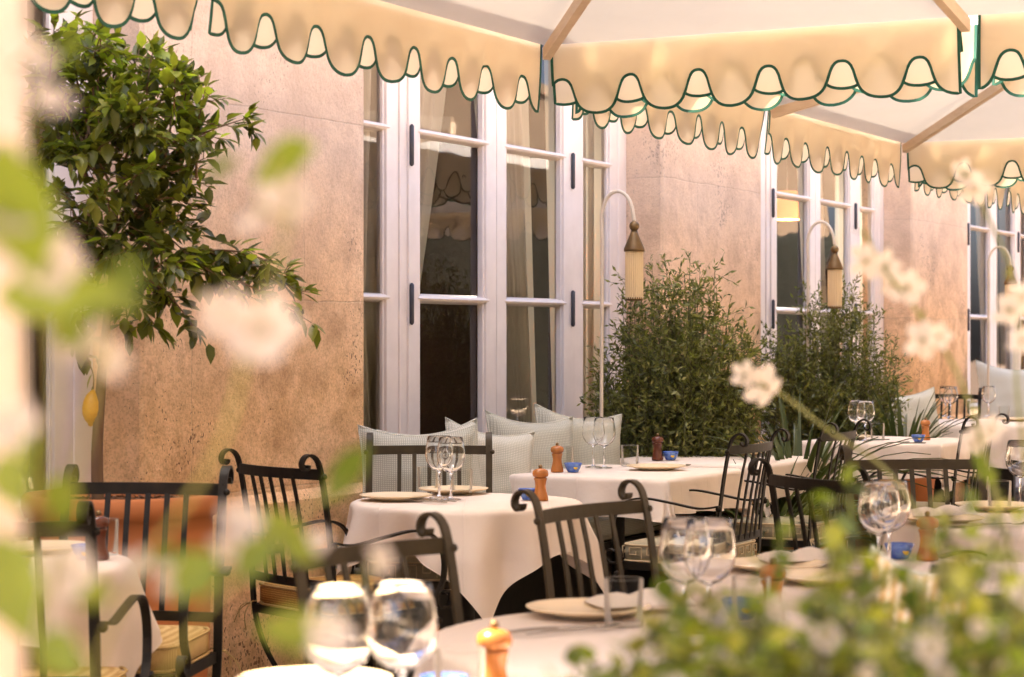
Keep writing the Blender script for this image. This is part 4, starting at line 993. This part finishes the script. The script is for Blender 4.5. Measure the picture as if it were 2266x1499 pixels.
for (px, py, Y, s_) in [(600, 470, .98, 1.4), (650, 440, 1.02, .9), (500, 700, .95, 1), (590, 730, .95, 1.4), (550, 780, .97, 1.0), (190, 770, .95, 1.1), (240, 800, .98, .8),
                        (120, 590, .85, 1.1), (40, 480, .82, 1.2), (105, 230, .88, .8), (60, 130, .85, .9), (530, 1160, 1.0, .9), (510, 1210, 1.02, .8), (390, 1280, .98, .8),
                        (150, 1270, .92, 1.1), (850, 1235, 1.15, .8), (700, 1200, 1.1, .6), (730, 1410, .95, .9), (30, 940, .86, .9), (300, 1260, 1.0, .8), ]:
    put_flower(FLJ, J(px, py, Y), jas, s_*.66)
# pale pole at the left edge
o = MB(); o.lathe([(.03, 0), (.03, 2.9)], 24); o = o.build('pole', M['postpaint'], None, (-.2415, .93, 0)); tag(o, 'pale blurred pole at the extreme left edge', 'pole')
# gaura stems at the right
def gaura(name_label, stems, flowers, buds, loc):
    o = empty('gaura', loc, 0, name_label, 'plant', 'tall wand flowers in the right foreground'); s = MB(); L0 = o.location
    for pts, r in stems: s.tube([p-L0 for p in catmull([P(*q) for q in pts], 8)], r, 6)
    lf = MB()
    for (px, py, Y) in buds:
        leaf(lf, P(px, py, Y)-L0, rv()+Vector((0, 0, 1)), .016, .006, .1)
    s.build('stem', M['stem'], o)
    if buds: lf.build('foliage', M['box'], o)
    for (px, py, Y, sc) in flowers: put_flower(FLG, P(px, py, Y), o, sc, (Vector((-.2, -1, .2))+rv(.3)))
gaura('short flowering stem with one open white flower left of the strap plants', [([(2060, 1180, 2.2), (1960, 1040, 2.3), (1830, 950, 2.35), (1740, 880, 2.4), (1700, 862, 2.4)], .0020)],
      [(1697, 858, 2.4, 1.5), (1648, 832, 2.42, .95)], [(1640, 815, 2.42), (1655, 860, 2.42)], (.5, 2.2, 0))
gaura('tall flowering stem arching left with three white flower clusters', [([(2300, 1650, 1.9), (2255, 1320, 2.0), (2190, 1040, 2.05), (2120, 830, 2.1), (2030, 690, 2.15), (1960, 600, 2.15), (1910, 510, 2.2)], .0020)],
      [(1920, 578, 2.15, 1.1), (1955, 590, 2.18, 1.0), (2010, 640, 2.15, 1.1), (1975, 630, 2.2, .9), (2045, 755, 2.12, 1.15), (2075, 745, 2.1, .8)],
      [(1908, 520, 2.2), (1965, 545, 2.2), (2035, 710, 2.1), (2170, 960, 2.05), (2225, 1090, 2.0), (2150, 890, 2.1)], (.9, 1.95, 0))
gaura('flowering stem at the right edge reaching up to the parasol', [([(2330, 1650, 1.9), (2290, 1200, 2.0), (2250, 850, 2.1), (2250, 640, 2.2), (2180, 470, 2.3), (2120, 370, 2.3)], .0020)],
      [(2130, 392, 2.3, 1.1), (2160, 420, 2.3, 1.1), (2170, 975, 2.1, .9), (2195, 950, 2.1, .8), (2240, 690, 2.15, 1.15), (2265, 660, 2.15, 1), (2262, 760, 2.1, .9), (2150, 985, 2.1, .8)],
      [(2110, 355, 2.3), (2095, 400, 2.3), (2230, 620, 2.2), (2210, 1010, 2.1), (2160, 1060, 2.1)], (1.0, 1.95, 0))
# bottom right hedge
hd = empty('flowering_hedge', (.44, 1.85, 0), 0, 'blurred small leaved hedge with tiny white flowers in the bottom right foreground', 'hedge')
hl = hd.location; lf = MB(); st = MB(); fl_pts = []
def htop(px): return float(np.interp(px, [1180, 1300, 1420, 1500, 1700, 1850, 2000, 2150, 2300], [1480, 1440, 1400, 1350, 1330, 1300, 1290, 1300, 1290]))
sprigs = [(1510, 1275), (1640, 1320), (1735, 1190), (1830, 1075), (1850, 1110), (1905, 1190), (1950, 1230), (2050, 1125), (2075, 1170), (2180, 1050), (2200, 1210), (2150, 1240), (2250, 1160), (2010, 1260), (1560, 1330), (1440, 1370), (1330, 1440), (1890, 1260)]
for i in range(300):
    yb = R.uniform(1.35, 2.0)
    if i < 2*len(sprigs): px, py = sprigs[i//2]; yb = R.uniform(1.5, 1.9); px += R.gauss(0, 14); py += (i % 2)*25; ln = R.uniform(.07, .13)
    else: px = R.uniform(1230, 2400) if R.random() < .35 else R.uniform(1480, 2400); py = htop(px) + abs(R.gauss(0, 60)) + R.uniform(-15, 130); ln = R.uniform(.10, .2)
    tip = P(px, py, yb); base = tip + Vector((R.uniform(-.08, .08), R.uniform(-.05, .05), -ln))
    st.tube([base-hl, (base+tip)/2-hl+rv(.005), tip-hl], .0009, 4); d = (tip-base); n_ = int(d.length/.021)
    for k in range(n_):
        f = (k+1)/n_; p = base+d*f
        for _ in range(2):
            s = R.uniform(.016, .029)*(1.1-.3*f); leaf(lf, p-hl, d.normalized()*.3+rv(.8), s, s*.8, .15, 1 if f > .6 and R.random() < .5 else 0)
    if R.random() < .4 and py > 1260: fl_pts.append(tip - d*R.uniform(0, .3) + Vector((0, -.012, 0)))
st.build('stem', M['twig'], hd); lf.build('foliage', [M['box'], M['jas']], hd)
for p in fl_pts[:88]: put_flower(FLS, p, hd, R.uniform(.9, 1.8), Vector((R.gauss(0, .4), -1, R.uniform(.1, .8))))
